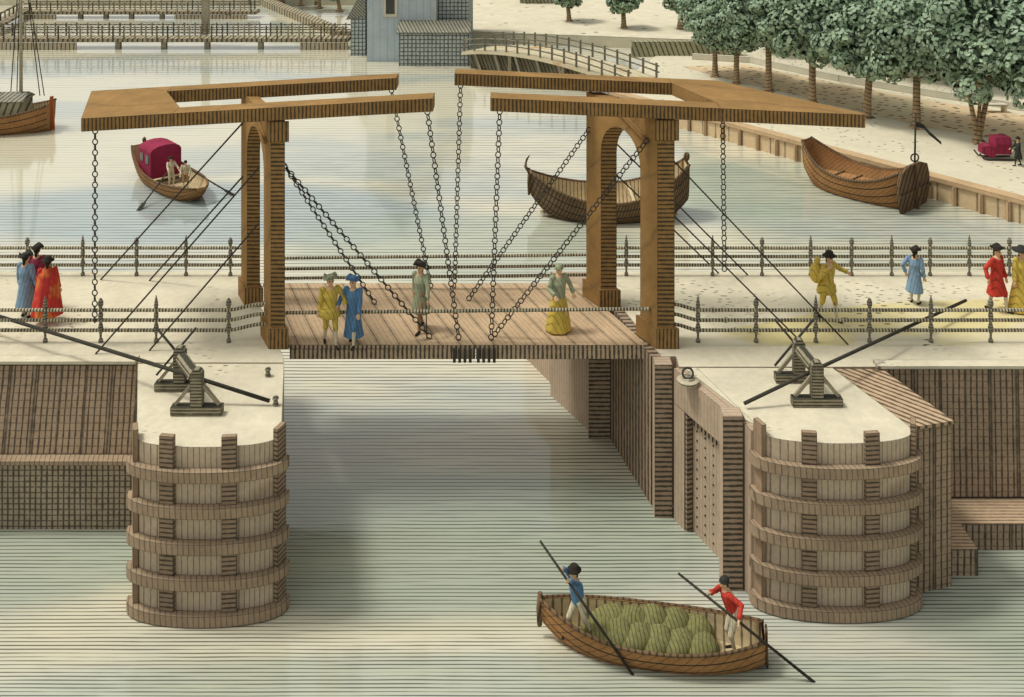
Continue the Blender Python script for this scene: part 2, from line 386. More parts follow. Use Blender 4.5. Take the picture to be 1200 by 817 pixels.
# ------------------------------------------------------------------ round piers
def pier(label, plan, xl, yl, xr, yr, yc, posts, nm):
    cx = (xl + xr) / 2
    def front(u, off=0.):               # u 0..1 around the bowed front
        a = math.pi * u; x = cx - (xr - xl) / 2 * math.cos(a) * (1 + off / 1.5)
        e = math.sin(a) ** .75
        y0 = yl + (yr - yl) * u
        return V((x, y0 - (y0 - yc) * e - off * (.25 + .75 * math.sin(a)), 0))
    t = thing('lock_pier', label, 'pier', (cx, yc, 0))
    N = 22
    fr = [front(i / N) for i in range(N + 1)]
    poly = [(p.x, p.y) for p in fr] + plan
    b = MB(); b.prism(poly, -2, ZD - .02, 0, 1)
    part('body', b, [m_pier, m_sand], t)
    def hoop(z0, z1, th):
        b = MB(); us = [-.0 + 1.0 * i / 20 for i in range(21)]
        rings = []
        for u in us:
            p = front(u, .012); q = front(u, th)
            rings.append([(p.x, p.y, z0), (q.x, q.y, z0), (q.x, q.y, z1), (p.x, p.y, z1)])
        b.loft(rings, 0, False); return b
    for k in range(5):
        z = 3.12 - k * .73
        part('hoop_beam', hoop(z - .18, z + .04, .19), m_hoop, t)
    for u in posts:
        p = front(u, .0); n = (front(min(u + .01, 1)) - front(max(u - .01, 0))).normalized(); nrm = V((n.y, -n.x, 0))
        b = MB(); c = p - nrm * .03
        w = .15; q = [c - n * w, c + n * w, c + n * w + nrm * .11, c - n * w + nrm * .11]
        b.prism([(v.x, v.y) for v in q], -1.5, ZD + .22)
        bb = MB(); bb.v, bb.f, bb.sm = b.v, b.f, b.sm; bb.mi = [1 if (nrm.x > -.15 and abs((b.v[f[1]] - b.v[f[0]]).cross(b.v[f[2]] - b.v[f[0]]).z) < 1e-6) else 0 for f in b.f]  # front and right-facing posts get ruled ink, shade painted into the colour
        part('post', bb, [m_post, m_post_h], t)
    return t
pier('timber hooped round pier with sandy top, left side of the lock', [(-4.84, 21.5), (-5.43, Y0 - .004), (-8.92, Y0 - .004), (-7.86, 21.45)],
     -7.83, 21.42, -4.84, 21.45, 20.95, (.05, .34, .62, .95), 'l')
pier('timber hooped round pier with sandy top, right side of the lock', [(8.42, 21.75), (7.57, YR - .004), (4.36, YR - .004), (5.2, 21.75)],
     5.20, 21.62, 8.42, 21.66, 21.08, (.05, .36, .62, .95), 'r')

# ------------------------------------------------------------------ right lock wall: pilasters, planks, gate leaf
t = thing('lock_wall', 'plank lock wall with ruled pilasters, under the right end of the bridge', 'wall', (3, 26, 0))
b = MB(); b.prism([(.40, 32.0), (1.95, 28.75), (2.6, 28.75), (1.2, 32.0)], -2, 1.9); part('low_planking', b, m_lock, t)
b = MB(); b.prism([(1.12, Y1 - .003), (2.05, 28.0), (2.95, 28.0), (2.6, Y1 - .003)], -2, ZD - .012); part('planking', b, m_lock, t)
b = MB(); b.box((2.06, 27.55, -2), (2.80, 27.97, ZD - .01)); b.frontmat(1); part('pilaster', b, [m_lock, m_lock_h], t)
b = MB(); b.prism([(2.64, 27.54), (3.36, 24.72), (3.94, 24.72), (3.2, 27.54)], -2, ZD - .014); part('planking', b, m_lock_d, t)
t = thing('lock_gate', 'studded lock gate leaf folded open against the right lock wall', 'gate', (4.3, 23.5, 0))
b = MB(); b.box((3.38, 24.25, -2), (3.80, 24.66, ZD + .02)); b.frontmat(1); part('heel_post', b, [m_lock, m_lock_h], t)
def alongwall(s):   # points along the open gate, from heel to mitre
    return V((3.90, 24.24, 0)).lerp(V((4.80, 22.22, 0)), s)
d = (alongwall(1) - alongwall(0)).normalized(); nrm = V((d.y, -d.x, 0))   # towards the channel
def wallpiece(s0, s1, z0, z1, off, th):
    b = MB(); a, c = alongwall(s0) + nrm * off, alongwall(s1) + nrm * off
    q = [a, c, c - nrm * th, a - nrm * th]; b.prism([(v.x, v.y) for v in q], z0, z1); return b
part('backing', wallpiece(0, .985, -2, ZD - .05, -.10, .30), m_lock, t)
part('top_rail', wallpiece(0, .985, 2.75, ZD - .04, .08, .176), m_lock, t)
part('stile', wallpiece(.0, .20, -2, 2.745, .08, .176), m_lock, t)
b = wallpiece(.205, .24, -2, 2.745, .06, .15); part('inner_stile', b, m_lock_h, t)
b = MB(); b.ball((0, 0, 0), .024, 6, 4); ME_STUD = b.mesh('stud', [m_iron])
for r in range(12):
    for k in range(5):
        p = alongwall(.32 + k * .145) + nrm * -.09 + V((0, 0, 2.4 - r * .22)); o = link(bpy.data.objects.new('stud', ME_STUD)); o.parent = t; o.location = p - V(t.location)
b = MB()
for k in range(11):
    a = alongwall(.27 + k * .066) - nrm * .085; b.box((a.x - .012, a.y - .012, 2.48), (a.x + .012, a.y + .012, 2.742))
part('tooth_strip', b, m_iron, t)
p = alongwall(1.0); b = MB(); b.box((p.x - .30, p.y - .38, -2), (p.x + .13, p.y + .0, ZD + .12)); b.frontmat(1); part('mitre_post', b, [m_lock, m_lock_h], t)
b = MB(); b.prism([(4.94, 21.95), (5.22, 21.95), (5.22, 21.60), (5.05, 21.60)], -2, ZD - .05); part('corner_board', b, m_lock, t)
b = MB(); b.prism([(4.06, 24.192), (4.36, 24.192), (5.195, 21.76), (5.0, 21.96), (4.99, 22.25)], -2, ZD - .012)
o = struct('quay_edge', b, m_sand)

# mooring ring on right wall
p = P(806, 448, ZD)
t = thing('mooring_ring', 'iron mooring ring on its round plate, on top of the right lock wall', 'mooring ring', p)
b = MB(); b.lathe([(.26, 0), (.26, .06), (.17, .10)], n=14); part('plate', b, m_grey, t, world=False)
b = MB(); b.torus((0, 0, .20), (1, 0, 0), (0, .3, .95), .12, .12, .025, 14, 6); part('ring', b, m_iron, t, world=False)
for k, (px, py, lb) in enumerate(((320, 440, 'upper of two small iron bollards on the left lock edge, beside the bridge'), (329, 474, 'lower of two small iron bollards on the left lock edge, at the rope end'))):
    p = P(px - 6, py, ZD)
    b = MB(); b.lathe([(.07, 0), (.05, .06), (.045, .10), (.075, .13), (.055, .17), (.02, .19)], n=10)
    o = solo('bollard', b, m_baluster, lb, 'bollard', 'bollards on the left lock edge'); o.location = p

# ------------------------------------------------------------------ drawbridge portals
def portal(label, near, far, ztop, hw):
    near, far = V((*near, 0)), V((*far, 0)); d = (far - near).normalized(); L = (far - near).length + .5
    o0 = near - d * .25
    t = thing('bridge_portal', label, 'bridge portal', (near.x, near.y, ZD))
    lw = .72 if hw > .2 else .72                     # leg width along the portal
    z0, zs = ZD + .003, ztop - .95 - (L - 2 * lw) / 2 * .55
    prof = [(0, z0), (lw, z0), (lw, zs)]
    rad = (L - 2 * lw) / 2
    for i in range(1, 12):
        a = math.pi * i / 12; prof.append((lw + rad - rad * math.cos(a), zs + math.sin(a) * rad * .95))
    prof += [(L - lw, zs), (L - lw, z0), (L, z0), (L, ztop), (0, ztop)]
    b = MB(); n = len(prof)
    for sx in (-hw, hw):
        for s, z in prof: b.v.append(o0 + d * s + V((sx, 0, z)))
    b.f = [tuple(range(n)), tuple(range(n, 2 * n))[::-1]] + [(i, (i + 1) % n, n + (i + 1) % n, n + i) for i in range(n)]
    def mi(f):
        a = (b.v[f[1]] - b.v[f[0]]).cross(b.v[f[2]] - b.v[f[0]])
        return 0
    b.mi = [0, 0] + [1 if abs(prof[i][0] - prof[(i + 1) % n][0]) < .35 and prof[i][1] != prof[(i + 1) % n][1] else 0 for i in range(n)]  # leg fronts and reveals ruled with ink as painted shade
    b.sm = [False] * len(b.f)
    part('arch_frame', b, [m_timber, m_timber_h], t)
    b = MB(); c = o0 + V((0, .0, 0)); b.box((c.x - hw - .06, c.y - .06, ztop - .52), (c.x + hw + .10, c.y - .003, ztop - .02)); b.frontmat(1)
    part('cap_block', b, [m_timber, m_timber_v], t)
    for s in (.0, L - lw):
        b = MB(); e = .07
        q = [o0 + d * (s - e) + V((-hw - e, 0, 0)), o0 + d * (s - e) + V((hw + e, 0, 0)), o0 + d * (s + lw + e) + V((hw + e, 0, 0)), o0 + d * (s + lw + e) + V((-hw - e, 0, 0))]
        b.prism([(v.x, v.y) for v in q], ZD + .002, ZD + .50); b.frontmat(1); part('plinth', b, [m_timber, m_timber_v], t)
    b = MB(); b.beam(o0 + d * .35 + V((-hw - .05, 0, ztop - .62)), o0 + d * 1.9 + V((-hw - .05, 0, ztop - .02)), .08, .10); part('brace', b, m_timber, t)
    return t
PLn, PLf = (-5.86, 25.35), (-7.15, 27.9)
PRn, PRf = (3.66, 25.35), (2.36, 27.75)
portal('left timber bridge portal with a narrow arch, seen nearly edge on', PLn, PLf, 9.19, .175)
portal('right timber bridge portal with open round arch', PRn, PRf, 9.22, .21)

# ------------------------------------------------------------------ balance beams
def balance(label, z_of, near_x, far_x, plate):
    t = thing('balance_beam', label, 'balance beam', (near_x[0], 25.3, 9.2))
    TH = .32
    def piece(name, poly):
        b = MB(); b.prism(poly, 0, 0, lambda p, q: 1 if abs(p[1] - q[1]) < .05 else 0, 0, ztop=lambda x, y: z_of(x), zbot=lambda x, y: z_of(x) - TH)  # long side faces ticked with ink, shade put into the colour
        part(name, b, [m_timber, m_timber_v], t)
    piece('arm', [(near_x[0], 25.0), (near_x[1], 25.0), (near_x[1], 25.6), (near_x[0], 25.6)])
    piece('arm', [(far_x[0], 27.6), (far_x[1], 27.6), (far_x[1], 28.2), (far_x[0], 28.2)])
    piece('counterweight', plate)
    return t
zl = lambda x: 9.25 + (x + 10.7) * (.50 / 8.7)
zr = lambda x: 9.78 - (x + .9) * (.43 / 9.55)
balance('wooden balance beam on the left portal with a square counterweight plate', zl, (-8.30, -1.93), (-9.30, -3.12),
        [(-8.303, 25.0), (-8.303, 25.6), (-9.303, 27.6), (-9.303, 28.2), (-11.58, 28.2), (-10.52, 25.0)])
balance('wooden balance beam on the right portal with a pointed counterweight plate', zr, (5.1, -.53), (4.3, -1.55),
        [(8.62, 25.0), (8.62, 25.2), (5.66, 28.2), (4.303, 28.2), (4.303, 27.6), (5.103, 25.6), (5.103, 25.0)])

# ------------------------------------------------------------------ deck leaves
def edgeX(x, y): return x - .42 * (y - 25.25)
def leaf(label, xa, xb, org):
    t = thing('bridge_deck', label, 'bridge deck', org)
    YA, YB = 25.22, 28.85
    b = MB(); b.prism([(xa, YA), (xb, YA), (edgeX(xb, YB), YB), (edgeX(xa, YB), YB)], ZD - .06, ZD + .03, 1, 0); part('planking', b, [m_deck, m_deck_v], t)
    for y in (YA - .04, YA + 1.7, YB - .15):
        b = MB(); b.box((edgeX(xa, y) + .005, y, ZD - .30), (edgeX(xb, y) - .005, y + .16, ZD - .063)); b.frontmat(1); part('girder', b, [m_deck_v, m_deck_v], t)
    b = MB()
    sx = xb if xa < -3 else xa; sg = -1 if xa < -3 else 1
    for k in range(4):
        x = sx + sg * (.06 + k * .13); b.box((min(x, x + sg * .07), YA - .10, ZD - .36), (max(x, x + sg * .07), YA - .043, ZD - .02))
    part('latch', b, m_iron, t)
    return t
leaf('left half of the planked drawbridge deck', -5.50, -.93, (-5.50, 25.2, ZD))
leaf('right half of the planked drawbridge deck', -.92, 3.34, (3.34, 25.2, ZD))

# ------------------------------------------------------------------ chains and ropes
def chain(label, p, q, ll=.17, sag=0.):
    p, q = V(p), V(q); d = q - p; L = d.length; n = int(L / (ll * .78)); b = MB(); u0 = d.normalized()
    side = u0.cross(V((0, 1, 0))).normalized(); oth = u0.cross(side)
    for i in range(n):
        s = (i + .5) / n; c = p.lerp(q, s) - V((0, 0, 1)) * sag * 4 * s * (1 - s)
        w = side if i % 2 == 0 else (side * .55 + oth * .85).normalized()
        b.torus(c, u0, w, ll / 2 - .012, .062, .0155, 10, 5)
    return solo('chain', b, m_iron, label, 'chain', 'chains of the drawbridge', base=q, fix=False)
D0 = ZD + .05
nl, fl = V((-2.1, 25.3, zl(-2.1) - .33)), V((-3.3, 27.9, zl(-3.3) - .33))
nr, fr_ = V((-.3, 25.3, zr(-.3) - .33)), V((-1.4, 27.9, zr(-1.4) - .33))
chain('chain hanging from the near arm tip of the left balance beam to the deck', nl, (-1.32, 25.45, D0))
chain('chain hanging from the far arm tip of the left balance beam to the deck', fl, (-2.25, 28.5, D0))
chain('chain hanging from the near arm tip of the right balance beam to the deck', nr, (-.52, 25.45, D0))
chain('chain hanging from the far arm tip of the right balance beam to the deck', fr_, (-1.6, 28.5, D0))
chain('slanting chain from the right side of the left portal to the near deck edge', (-5.67, 25.3, Q(331, 192, 25.3).z), P(505, 396, D0))
chain('upper slanting chain from the left portal down to the far side of the deck', (-6.95, 27.9, Q(300, 146, 27.9).z), P(440, 356, D0))
chain('slanting chain from near post of the right portal to the near deck edge', (3.36, 25.3, Q(760, 163, 25.3).z), P(578, 394, D0))
chain('slanting chain from far post of the right portal to the far deck side', (2.12, 27.8, Q(695, 150, 27.8).z), P(548, 352, D0))
chain('chain hanging straight down from the square counterweight plate', (-10.3, 25.3, zl(-10.3) - .33), Q(111, 378, 25.3))
chain('chain hanging straight down from the pointed counterweight plate', (5.55, 27.0, zr(5.55) - .33), Q(849, 318, 27.0))

def rope(name, label, cat, pts, r=.02, group=None, mat=None):
    b = MB(); b.tube(pts, r, 6); return solo(name, b, mat or m_rope, label, cat, group, base=pts[-1])
G = 'guy ropes of the bridge portals'
rope('guy_rope', 'upper guy rope from the far post of the left portal to the far railing', 'rope', [Q(288, 140, 27.9), P(118, 328, ZD)], .024, G)
rope('guy_rope', 'lower guy rope from the far post of the left portal to the far railing', 'rope', [Q(288, 203, 27.9), P(175, 329, ZD)], .024, G)
rope('guy_rope', 'upper guy rope from the near post of the left portal to the near left railing', 'rope', [Q(303, 197, 25.3), P(112, 415, ZD)], .022, G)
rope('guy_rope', 'lower guy rope from the near post of the left portal to the near left railing', 'rope', [Q(303, 262, 25.3), P(175, 411, ZD)], .022, G)
rope('guy_rope', 'upper guy rope from the near post of the right portal to the near right railing', 'rope', [Q(784, 183, 25.3), P(994, 404, ZD)], .02, G)
rope('guy_rope', 'lower guy rope from the near post of the right portal to the near right railing', 'rope', [Q(784, 247, 25.3), P(941, 403, ZD)], .02, G)
rope('guy_rope', 'upper guy rope seen through the arch of the right portal', 'rope', [Q(712, 158, 27.9), P(876, 322, ZD)], .022, G)
rope('guy_rope', 'lower guy rope seen through the arch of the right portal', 'rope', [Q(712, 195, 27.9), P(842, 320, ZD)], .022, G)

# ------------------------------------------------------------------ railings
PROF = [(.075, 0), (.075, .07), (.04, .10), (.035, .2), (.07, .28), (.085, .36), (.06, .45), (.035, .52), (.07, .60), (.08, .68), (.05, .76), (.035, .82)]
BALL = PROF + [(.05, .86), (.085, .94), (.085, 1.0), (.05, 1.07), (.012, 1.10)]
SPEAR = PROF + [(.06, .86), (.07, .92), (.045, 1.04), (.008, 1.17)]
BALL = [(r * .78, z) for r, z in BALL]; SPEAR = [(r * .78, z) for r, z in SPEAR]
mb = MB(); mb.lathe(BALL, n=10); ME_BALL = mb.mesh('post', [m_baluster])
mb = MB(); mb.lathe(SPEAR, n=10); ME_SPEAR = mb.mesh('post', [m_baluster])
def railing(label, y, xs, x0, x1, zs=(.30, .55, .80), bend=None, first=0):
    t = thing('railing', label, 'railing', (xs[len(xs) // 2], y, ZD), group='railings along the causeway')
    for i, x in enumerate(xs):
        o = link(bpy.data.objects.new('post', ME_SPEAR if (i + first) % 2 == 0 else ME_BALL)); o.parent = t; o.location = V((x, y, ZD)) - V(t.location)
    for z in zs:
        b = MB(); pts = [V((x0, y, ZD + z)), V((x1, y, ZD + z))]
        b.tube(pts, .043, 6, smooth=False)
        if bend:
            e, xe = bend; pts = [V((e, y, ZD + z)).lerp(V((xe, y, ZD + z)), k / 6) + V((0, 0, .16 * math.sin(math.pi / 2 * k / 6) ** 1.5)) for k in range(7)]
            b.tube(pts, .043, 6, smooth=False)
        part('rail', b, m_rail, t)
    return t
YF, YN = 29.45, 25.42
sx = lambda px, y: (px - 600) / F * y
railing('far left railing of rails and turned posts, behind the couple', YF, [sx(p, YF) for p in (-150, -92, -30, 32, 97, 160, 218, 270)], sx(-180, YF), sx(287, YF))
railing('near left railing of rails and turned posts, in front of the couple', YN, [sx(p, YN) for p in (-140, -76, -12, 53, 118, 183, 268)], sx(-170, YN), sx(268, YN), bend=(sx(268, YN), PLn[0] - .25), first=1)
railing('far right railing of rails and turned posts along the open water', YF, [sx(p, YF) for p in (734, 785, 835, 893, 950, 998, 1045, 1090, 1136, 1183, 1232, 1280)], PRf[0] + .24, sx(1330, YF))
railing('near right railing of rails and turned posts, in front of the yellow verge', YN, [sx(p, YN) for p in (818, 886, 956, 1019, 1091, 1161, 1230, 1300)], sx(818, YN), sx(1360, YN), bend=(sx(818, YN), PRn[0] + .25))
def handrail(label, y, xa, xb, zs):
    t = thing('handrail', label, 'handrail', (xa, y, ZD))
    for z in zs:
        b = MB(); b.tube([(xa, y, ZD + z - .05), (xb, y, ZD + z + .05)], .043, 6, smooth=False); part('rail', b, m_rail, t)
handrail('three bar handrail along the far side of the drawbridge', 28.5, PLf[0] + .25, PRf[0] - .25, (.36, .62, .92))
handrail('single bar handrail along the near side of the drawbridge', 25.38, PLn[0] + .25, PRn[0] - .25, (.80,))

# ------------------------------------------------------------------ windlasses
def windlass(label, a, c):
    a, c = V(a), V(c); t = thing('windlass', label, 'windlass', a.lerp(c, .5))
    ax = (c - a).normalized()
    for p in (a, c):
        st = MB(); st.box((p.x - .55, p.y - .11, ZD), (p.x + .55, p.y + .11, ZD + .17)); 
        st.box((p.x - .13, p.y - .09, ZD + .172), (p.x + .13, p.y + .09, ZD + .84))
        rings = [[(p.x + .13 * math.cos(R(k)), y, ZD + .84 + .13 * math.sin(R(k))) for k in range(0, 181, 20)] for y in (p.y - .09, p.y + .09)]
        st.loft(rings, 0, False)
        s = part('stand', st, m_winch, t)
        for sg in (-1, 1):
            br = MB(); br.beam((p.x + sg * .48, p.y, ZD + .18), (p.x + sg * .12, p.y, ZD + .62), .07, .07); part('brace', br, m_winch2, s)
    d = MB(); e0, e1 = a - ax * .05 + V((0, 0, .74)), c + ax * .28 + V((0, 0, .74))
    d.tube([e0, a + ax * .12 + V((0, 0, .74)), a + ax * .121 + V((0, 0, .74)), c - ax * .12 + V((0, 0, .74)), c - ax * .119 + V((0, 0, .74)), e1], [.06, .06, .14, .14, .06, .06], 10, smooth=False)
    part('drum', d, m_winch, t)
    h = e1
    for ang in (50, 130):
        b = MB(); v = V((math.cos(R(ang)), 0, math.sin(R(ang)))) * .70; b.tube([h - v, h + v], .028, 6); part('handle', b, m_iron, t)
    return t
windlass('wooden windlass with crossed handles on the left pier', P(231, 484, ZD), P(211, 456, ZD))
windlass('wooden windlass with crossed handles on the right pier', P(957, 474, ZD), P(936, 446, ZD))
rope('hauling_rope', 'long thick hauling rope running past the windlass of the left pier', 'rope', [P(-60, 352, ZD + .55), P(0, 371, ZD + .55), P(222, 440, ZD + .6), P(316, 470, ZD + .08)], .042)
rope('hauling_rope', 'long thick hauling rope running past the windlass of the right pier', 'rope', [P(1132, 352, ZD + .3), P(945, 438, ZD + .6), P(872, 473, ZD + .10)], .040)

# ------------------------------------------------------------------ people
def remeshed(mb, voxel, mats, name, matfn=None, smooth_it=0):
    me = mb.mesh('tmp', [m_skin], fix=True); ob = bpy.data.objects.new('tmp', me); link(ob)
    md = ob.modifiers.new('r', 'REMESH'); md.mode = 'VOXEL'; md.voxel_size = voxel; md.use_smooth_shade = True
    if smooth_it:
        ms = ob.modifiers.new('s', 'SMOOTH'); ms.factor = .5; ms.iterations = smooth_it
    dg = bpy.context.evaluated_depsgraph_get(); dg.update()
    out = bpy.data.meshes.new_from_object(ob.evaluated_get(dg)); out.name = name
    bpy.data.objects.remove(ob); bpy.data.meshes.remove(me)
    out.materials.clear()
    for m in mats: out.materials.append(m)
    for p in out.polygons:
        p.use_smooth = True
        if matfn: p.material_index = matfn(p.center)
        else: p.material_index = 0
    return out
def two_bone(a, c, l1, l2, hint):
    """elbow/knee position between a and c"""
    a, c, hint = V(a), V(c), V(hint); d = c - a; L = min(d.length, (l1 + l2) * .995); u = d.normalized()
    c = a + u * L
    x = (l1 * l1 - l2 * l2 + L * L) / (2 * L); h = math.sqrt(max(l1 * l1 - x * x, 0))
    hp = (hint - u * hint.dot(u)).normalized()
    return a + u * x + hp * h, c
def person(label, loc, face, scale=1., sex='m', coat=None, legs=None, hat='tricorn', hatm=None, hands=None, feet=None, lean=(0, 0), skirt=None, cloak=None, stock=None, group=None, coat_len=.48):
    """local: faces -Y, metres, standing height 1.7"""
    t = thing('person', label, 'person', loc, face, group); t.scale = (scale,) * 3
    lx, ly = lean                                 # shift of the shoulders
    hip = V((0, 0, .90)); chest = V((lx * .7, ly * .7, 1.22)); neck = V((lx, ly, 1.43)); head = neck + V((lx * .15, ly * .2 - .015, .145))
    sw = .185 if sex == 'm' else .165
    hands = hands or [(-.27, -.10, .82), (.27, -.10, .82)]
    feet = feet or [(-.11, 0, .0), (.12, -.06, .0)]
    body = MB(); sleeves = []; legsp = []
    body.cap(hip + V((0, 0, .02)), chest, .135, .15, 14); body.cap(chest, neck - V((0, 0, .06)), .15, .10, 14)
    body.cap(neck - V((0, 0, .06)), head - V((0, 0, .03)), .058, .052)
    body.ball(head, (.078, .095, .115), 14, 10); body.ball(head + V((0, -.035, -.065)), (.052, .055, .05), 10, 7)
    body.cap(head + V((0, -.088, .01)), head + V((0, -.112, -.022)), .012, .018, 6)
    body.cap(head + V((-.03, -.086, -.055)), head + V((.03, -.086, -.055)), .012, .012, 6)
    for sg in (-1, 1): body.ball(head + V((sg * .080, .0, -.01)), (.015, .024, .034), 6, 5)
    for i, sg in enumerate((-1, 1)):
        sh = neck + V((sg * sw, 0, -.05))
        el, wr = two_bone(sh, hands[i], .29, .25, (sg * .5, .7, -.4))
        body.cap(sh, el, .056, .045); body.cap(el, wr, .043, .028)
        hd = (wr - el).normalized(); hd = (hd + V((0, 0, -.15))).normalized(); sd = hd.cross(V((0, 1, 0)) if abs(hd.y) < .8 else V((1, 0, 0))).normalized()
        palm = wr + hd * .06; body.cap(wr, palm, .028, .036)
        for k, ln in enumerate((.060, .070, .066, .050)):
            o = (k - 1.5) * .021; m1 = palm + sd * o * 1.15 + hd * .045; m2 = m1 + hd * ln * .6 + sd * o * .5 + V((0, 0, -.012))
            body.cap(palm + sd * o, m1, .0125, .012, 6); body.cap(m1, m2, .0115, .0095, 6)
        th = palm - sd * .035; body.cap(wr + hd * .02 - sd * .02, th - sd * .02 + hd * .01, .014, .013, 6); body.cap(th - sd * .02 + hd * .01, th - sd * .03 + hd * .05, .0125, .010, 6)
        sleeves.append((sh, el, wr))
        hp = hip + V((sg * .085, 0, -.01)); an = V(feet[i]) + V((0, .02, .085))
        kn, an = two_bone(hp, an, .43, .415, (sg * .12, -1, 0))
        body.cap(hp, kn, .082, .056); body.cap(kn, kn.lerp(an, .4), .052, .056); body.cap(kn.lerp(an, .4), an, .055, .036)
        body.cap(an + V((0, .025, -.045)), an + V((sg * .02, -.15, -.05)), .038, .034)
        legsp.append((hp, kn, an))
    eyes = [head + V((sg * .032, -.082, .015)) for sg in (-1, 1)]
    kz = .5; shoe_z = min(l[2].z for l in legsp)
    def bm_(c):
        for e in eyes:
            if (c - e).length < .017: return 3
        for hp, kn, an in legsp:
            dz = (c - an)
            if dz.length < .22 and c.z < an.z + .0: return 2
            if c.z < kn.z and (c - (an + kn) * .5).length < .32: return 1
        return 0
    me = remeshed(body, .0125, [m_skin, stock or m_stock, m_shoe, m_eye], 'body', bm_, 1)
    o = link(bpy.data.objects.new('body', me)); o.parent = t
    # hair at the back and sides of the head
    hb = MB(); hb.ball(head + V((0, .022, .025)), (.088, .092, .105), 14, 9); hb.cap(head + V((0, .075, -.05)), head + V((0, .085, -.14)), .05, .03)
    o = link(bpy.data.objects.new('hair', remeshed(hb, .014, [m_hairdark], 'hair'))); o.parent = t
    def ell(c, rx, ry, n=20, wav=0, ph=0):
        return [(c[0] + rx * math.cos(2 * math.pi * k / n) * (1 + wav * math.sin(7 * 2 * math.pi * k / n + ph)), c[1] + ry * math.sin(2 * math.pi * k / n) * (1 + wav * math.sin(7 * 2 * math.pi * k / n + ph)), c[2]) for k in range(n)]
    if coat:
        cb = MB()
        low = .90 - coat_len
        cb.loft([ell((0, .02, low), .27, .23, wav=.05), ell((0, .01, low + .2), .235, .20, wav=.03), ell((0, 0, .93), .168, .150), ell((chest.x * .6, chest.y * .6, 1.08), .165, .145),
                 ell(tuple(chest), .186, .158), ell((neck.x, neck.y, neck.z - .10), .175, .12), ell((neck.x, neck.y, neck.z - .02), .085, .08), ell((neck.x, neck.y, neck.z + .015), .066, .066)] if coat_len > .1 else
                [ell((0, 0, .86), .168, .155), ell((chest.x * .6, chest.y * .6, 1.05), .168, .148), ell(tuple(chest), .188, .16), ell((neck.x, neck.y, neck.z - .10), .175, .12), ell((neck.x, neck.y, neck.z - .02), .085, .08), ell((neck.x, neck.y, neck.z + .015), .066, .066)])
        for sh, el, wr in sleeves:
            cb.cap(sh, el, .078, .064); w2 = el.lerp(wr, .82); cb.cap(el, w2, .062, .058); cb.cap(el.lerp(w2, .72), w2, .06, .07)
        o = link(bpy.data.objects.new('coat', remeshed(cb, .018, [coat], 'coat', None, 1))); o.parent = t
    if skirt:
        sb = MB(); sb.loft([ell((0, .03, .03), .34, .31, 28, .05), ell((0, .03, .30), .30, .27, 28, .04), ell((0, .02, .68), .23, .21, 28, .03), ell((0, 0, .95), .15, .135, 28), ell((0, 0, 1.0), .15, .135, 28)])
        o = link(bpy.data.objects.new('skirt', remeshed(sb, .022, [skirt], 'skirt', None, 1))); o.parent = t
    elif legs:
        lb = MB(); lb.cap(hip + V((-.05, 0, .03)), hip + V((.05, 0, .03)), .15, .15)
        for hp, kn, an in legsp: lb.cap(hp, kn, .105, .075); lb.cap(kn, kn.lerp(an, .14), .072, .066)
        o = link(bpy.data.objects.new('breeches', remeshed(lb, .02, [legs], 'breeches', None, 1))); o.parent = t
    if cloak:
        kb = MB(); kb.loft([ell((0, .04, .22), .40, .34, 28, .06), ell((0, .04, .55), .36, .30, 28, .05), ell((0, .02, 1.0), .29, .24, 28, .02), ell((0, 0, 1.30), .235, .19, 28), ell((neck.x, neck.y, 1.42), .13, .12, 28), ell((neck.x, neck.y, 1.47), .08, .08, 28)])
        o = link(bpy.data.objects.new('cloak', remeshed(kb, .022, [cloak], 'cloak', None, 1))); o.parent = t
    hm = hatm or m_hairdark
    if hat == 'tricorn':
        q = MB(); c = head + V((0, .01, .055)); n = 24
        rim = [(c.x + .175 * math.cos(a) * (1 + .10 * math.cos(3 * a + math.pi / 2)), c.y + .175 * math.sin(a) * (1 + .10 * math.cos(3 * a + math.pi / 2)), c.z + .055 - .05 * math.cos(3 * a + math.pi / 2)) for a in (2 * math.pi * k / n for k in range(n))]
        rim2 = [(x, y, z + .02) for x, y, z in rim]
        inn = [(c.x + .095 * math.cos(2 * math.pi * k / n), c.y + .10 * math.sin(2 * math.pi * k / n), c.z) for k in range(n)]
        top = [(c.x + .085 * math.cos(2 * math.pi * k / n), c.y + .09 * math.sin(2 * math.pi * k / n), c.z + .09) for k in range(n)]
        q.loft([inn, rim, rim2, [(x, y, z + .02) for x, y, z in inn], top], 0, True); part('hat', q, hm, t, world=False)
    elif hat == 'round':
        q = MB(); q.lathe([(.10, 0), (.165, .0), (.17, .015), (.105, .03), (.095, .11), (.06, .13)], tuple(head + V((0, .01, .055))), 18, 0, True); part('hat', q, hm, t, world=False)
    elif hat == 'cap':
        q = MB(); q.ball(head + V((0, .02, .05)), (.10, .115, .09), 14, 8); q.lathe([(.09, 0), (.12, -.02), (.12, -.01), (.09, .02)], tuple(head + V((0, .01, .04))), 14, 0, True); part('cap', q, hm, t, world=False)
    elif hat == 'wide':
        q = MB(); q.lathe([(.09, 0), (.24, -.02), (.245, 0), (.11, .03), (.09, .10), (.03, .12)], tuple(head + V((0, .01, .065))), 20, 0, True); part('hat', q, hm, t, world=False)
    return t

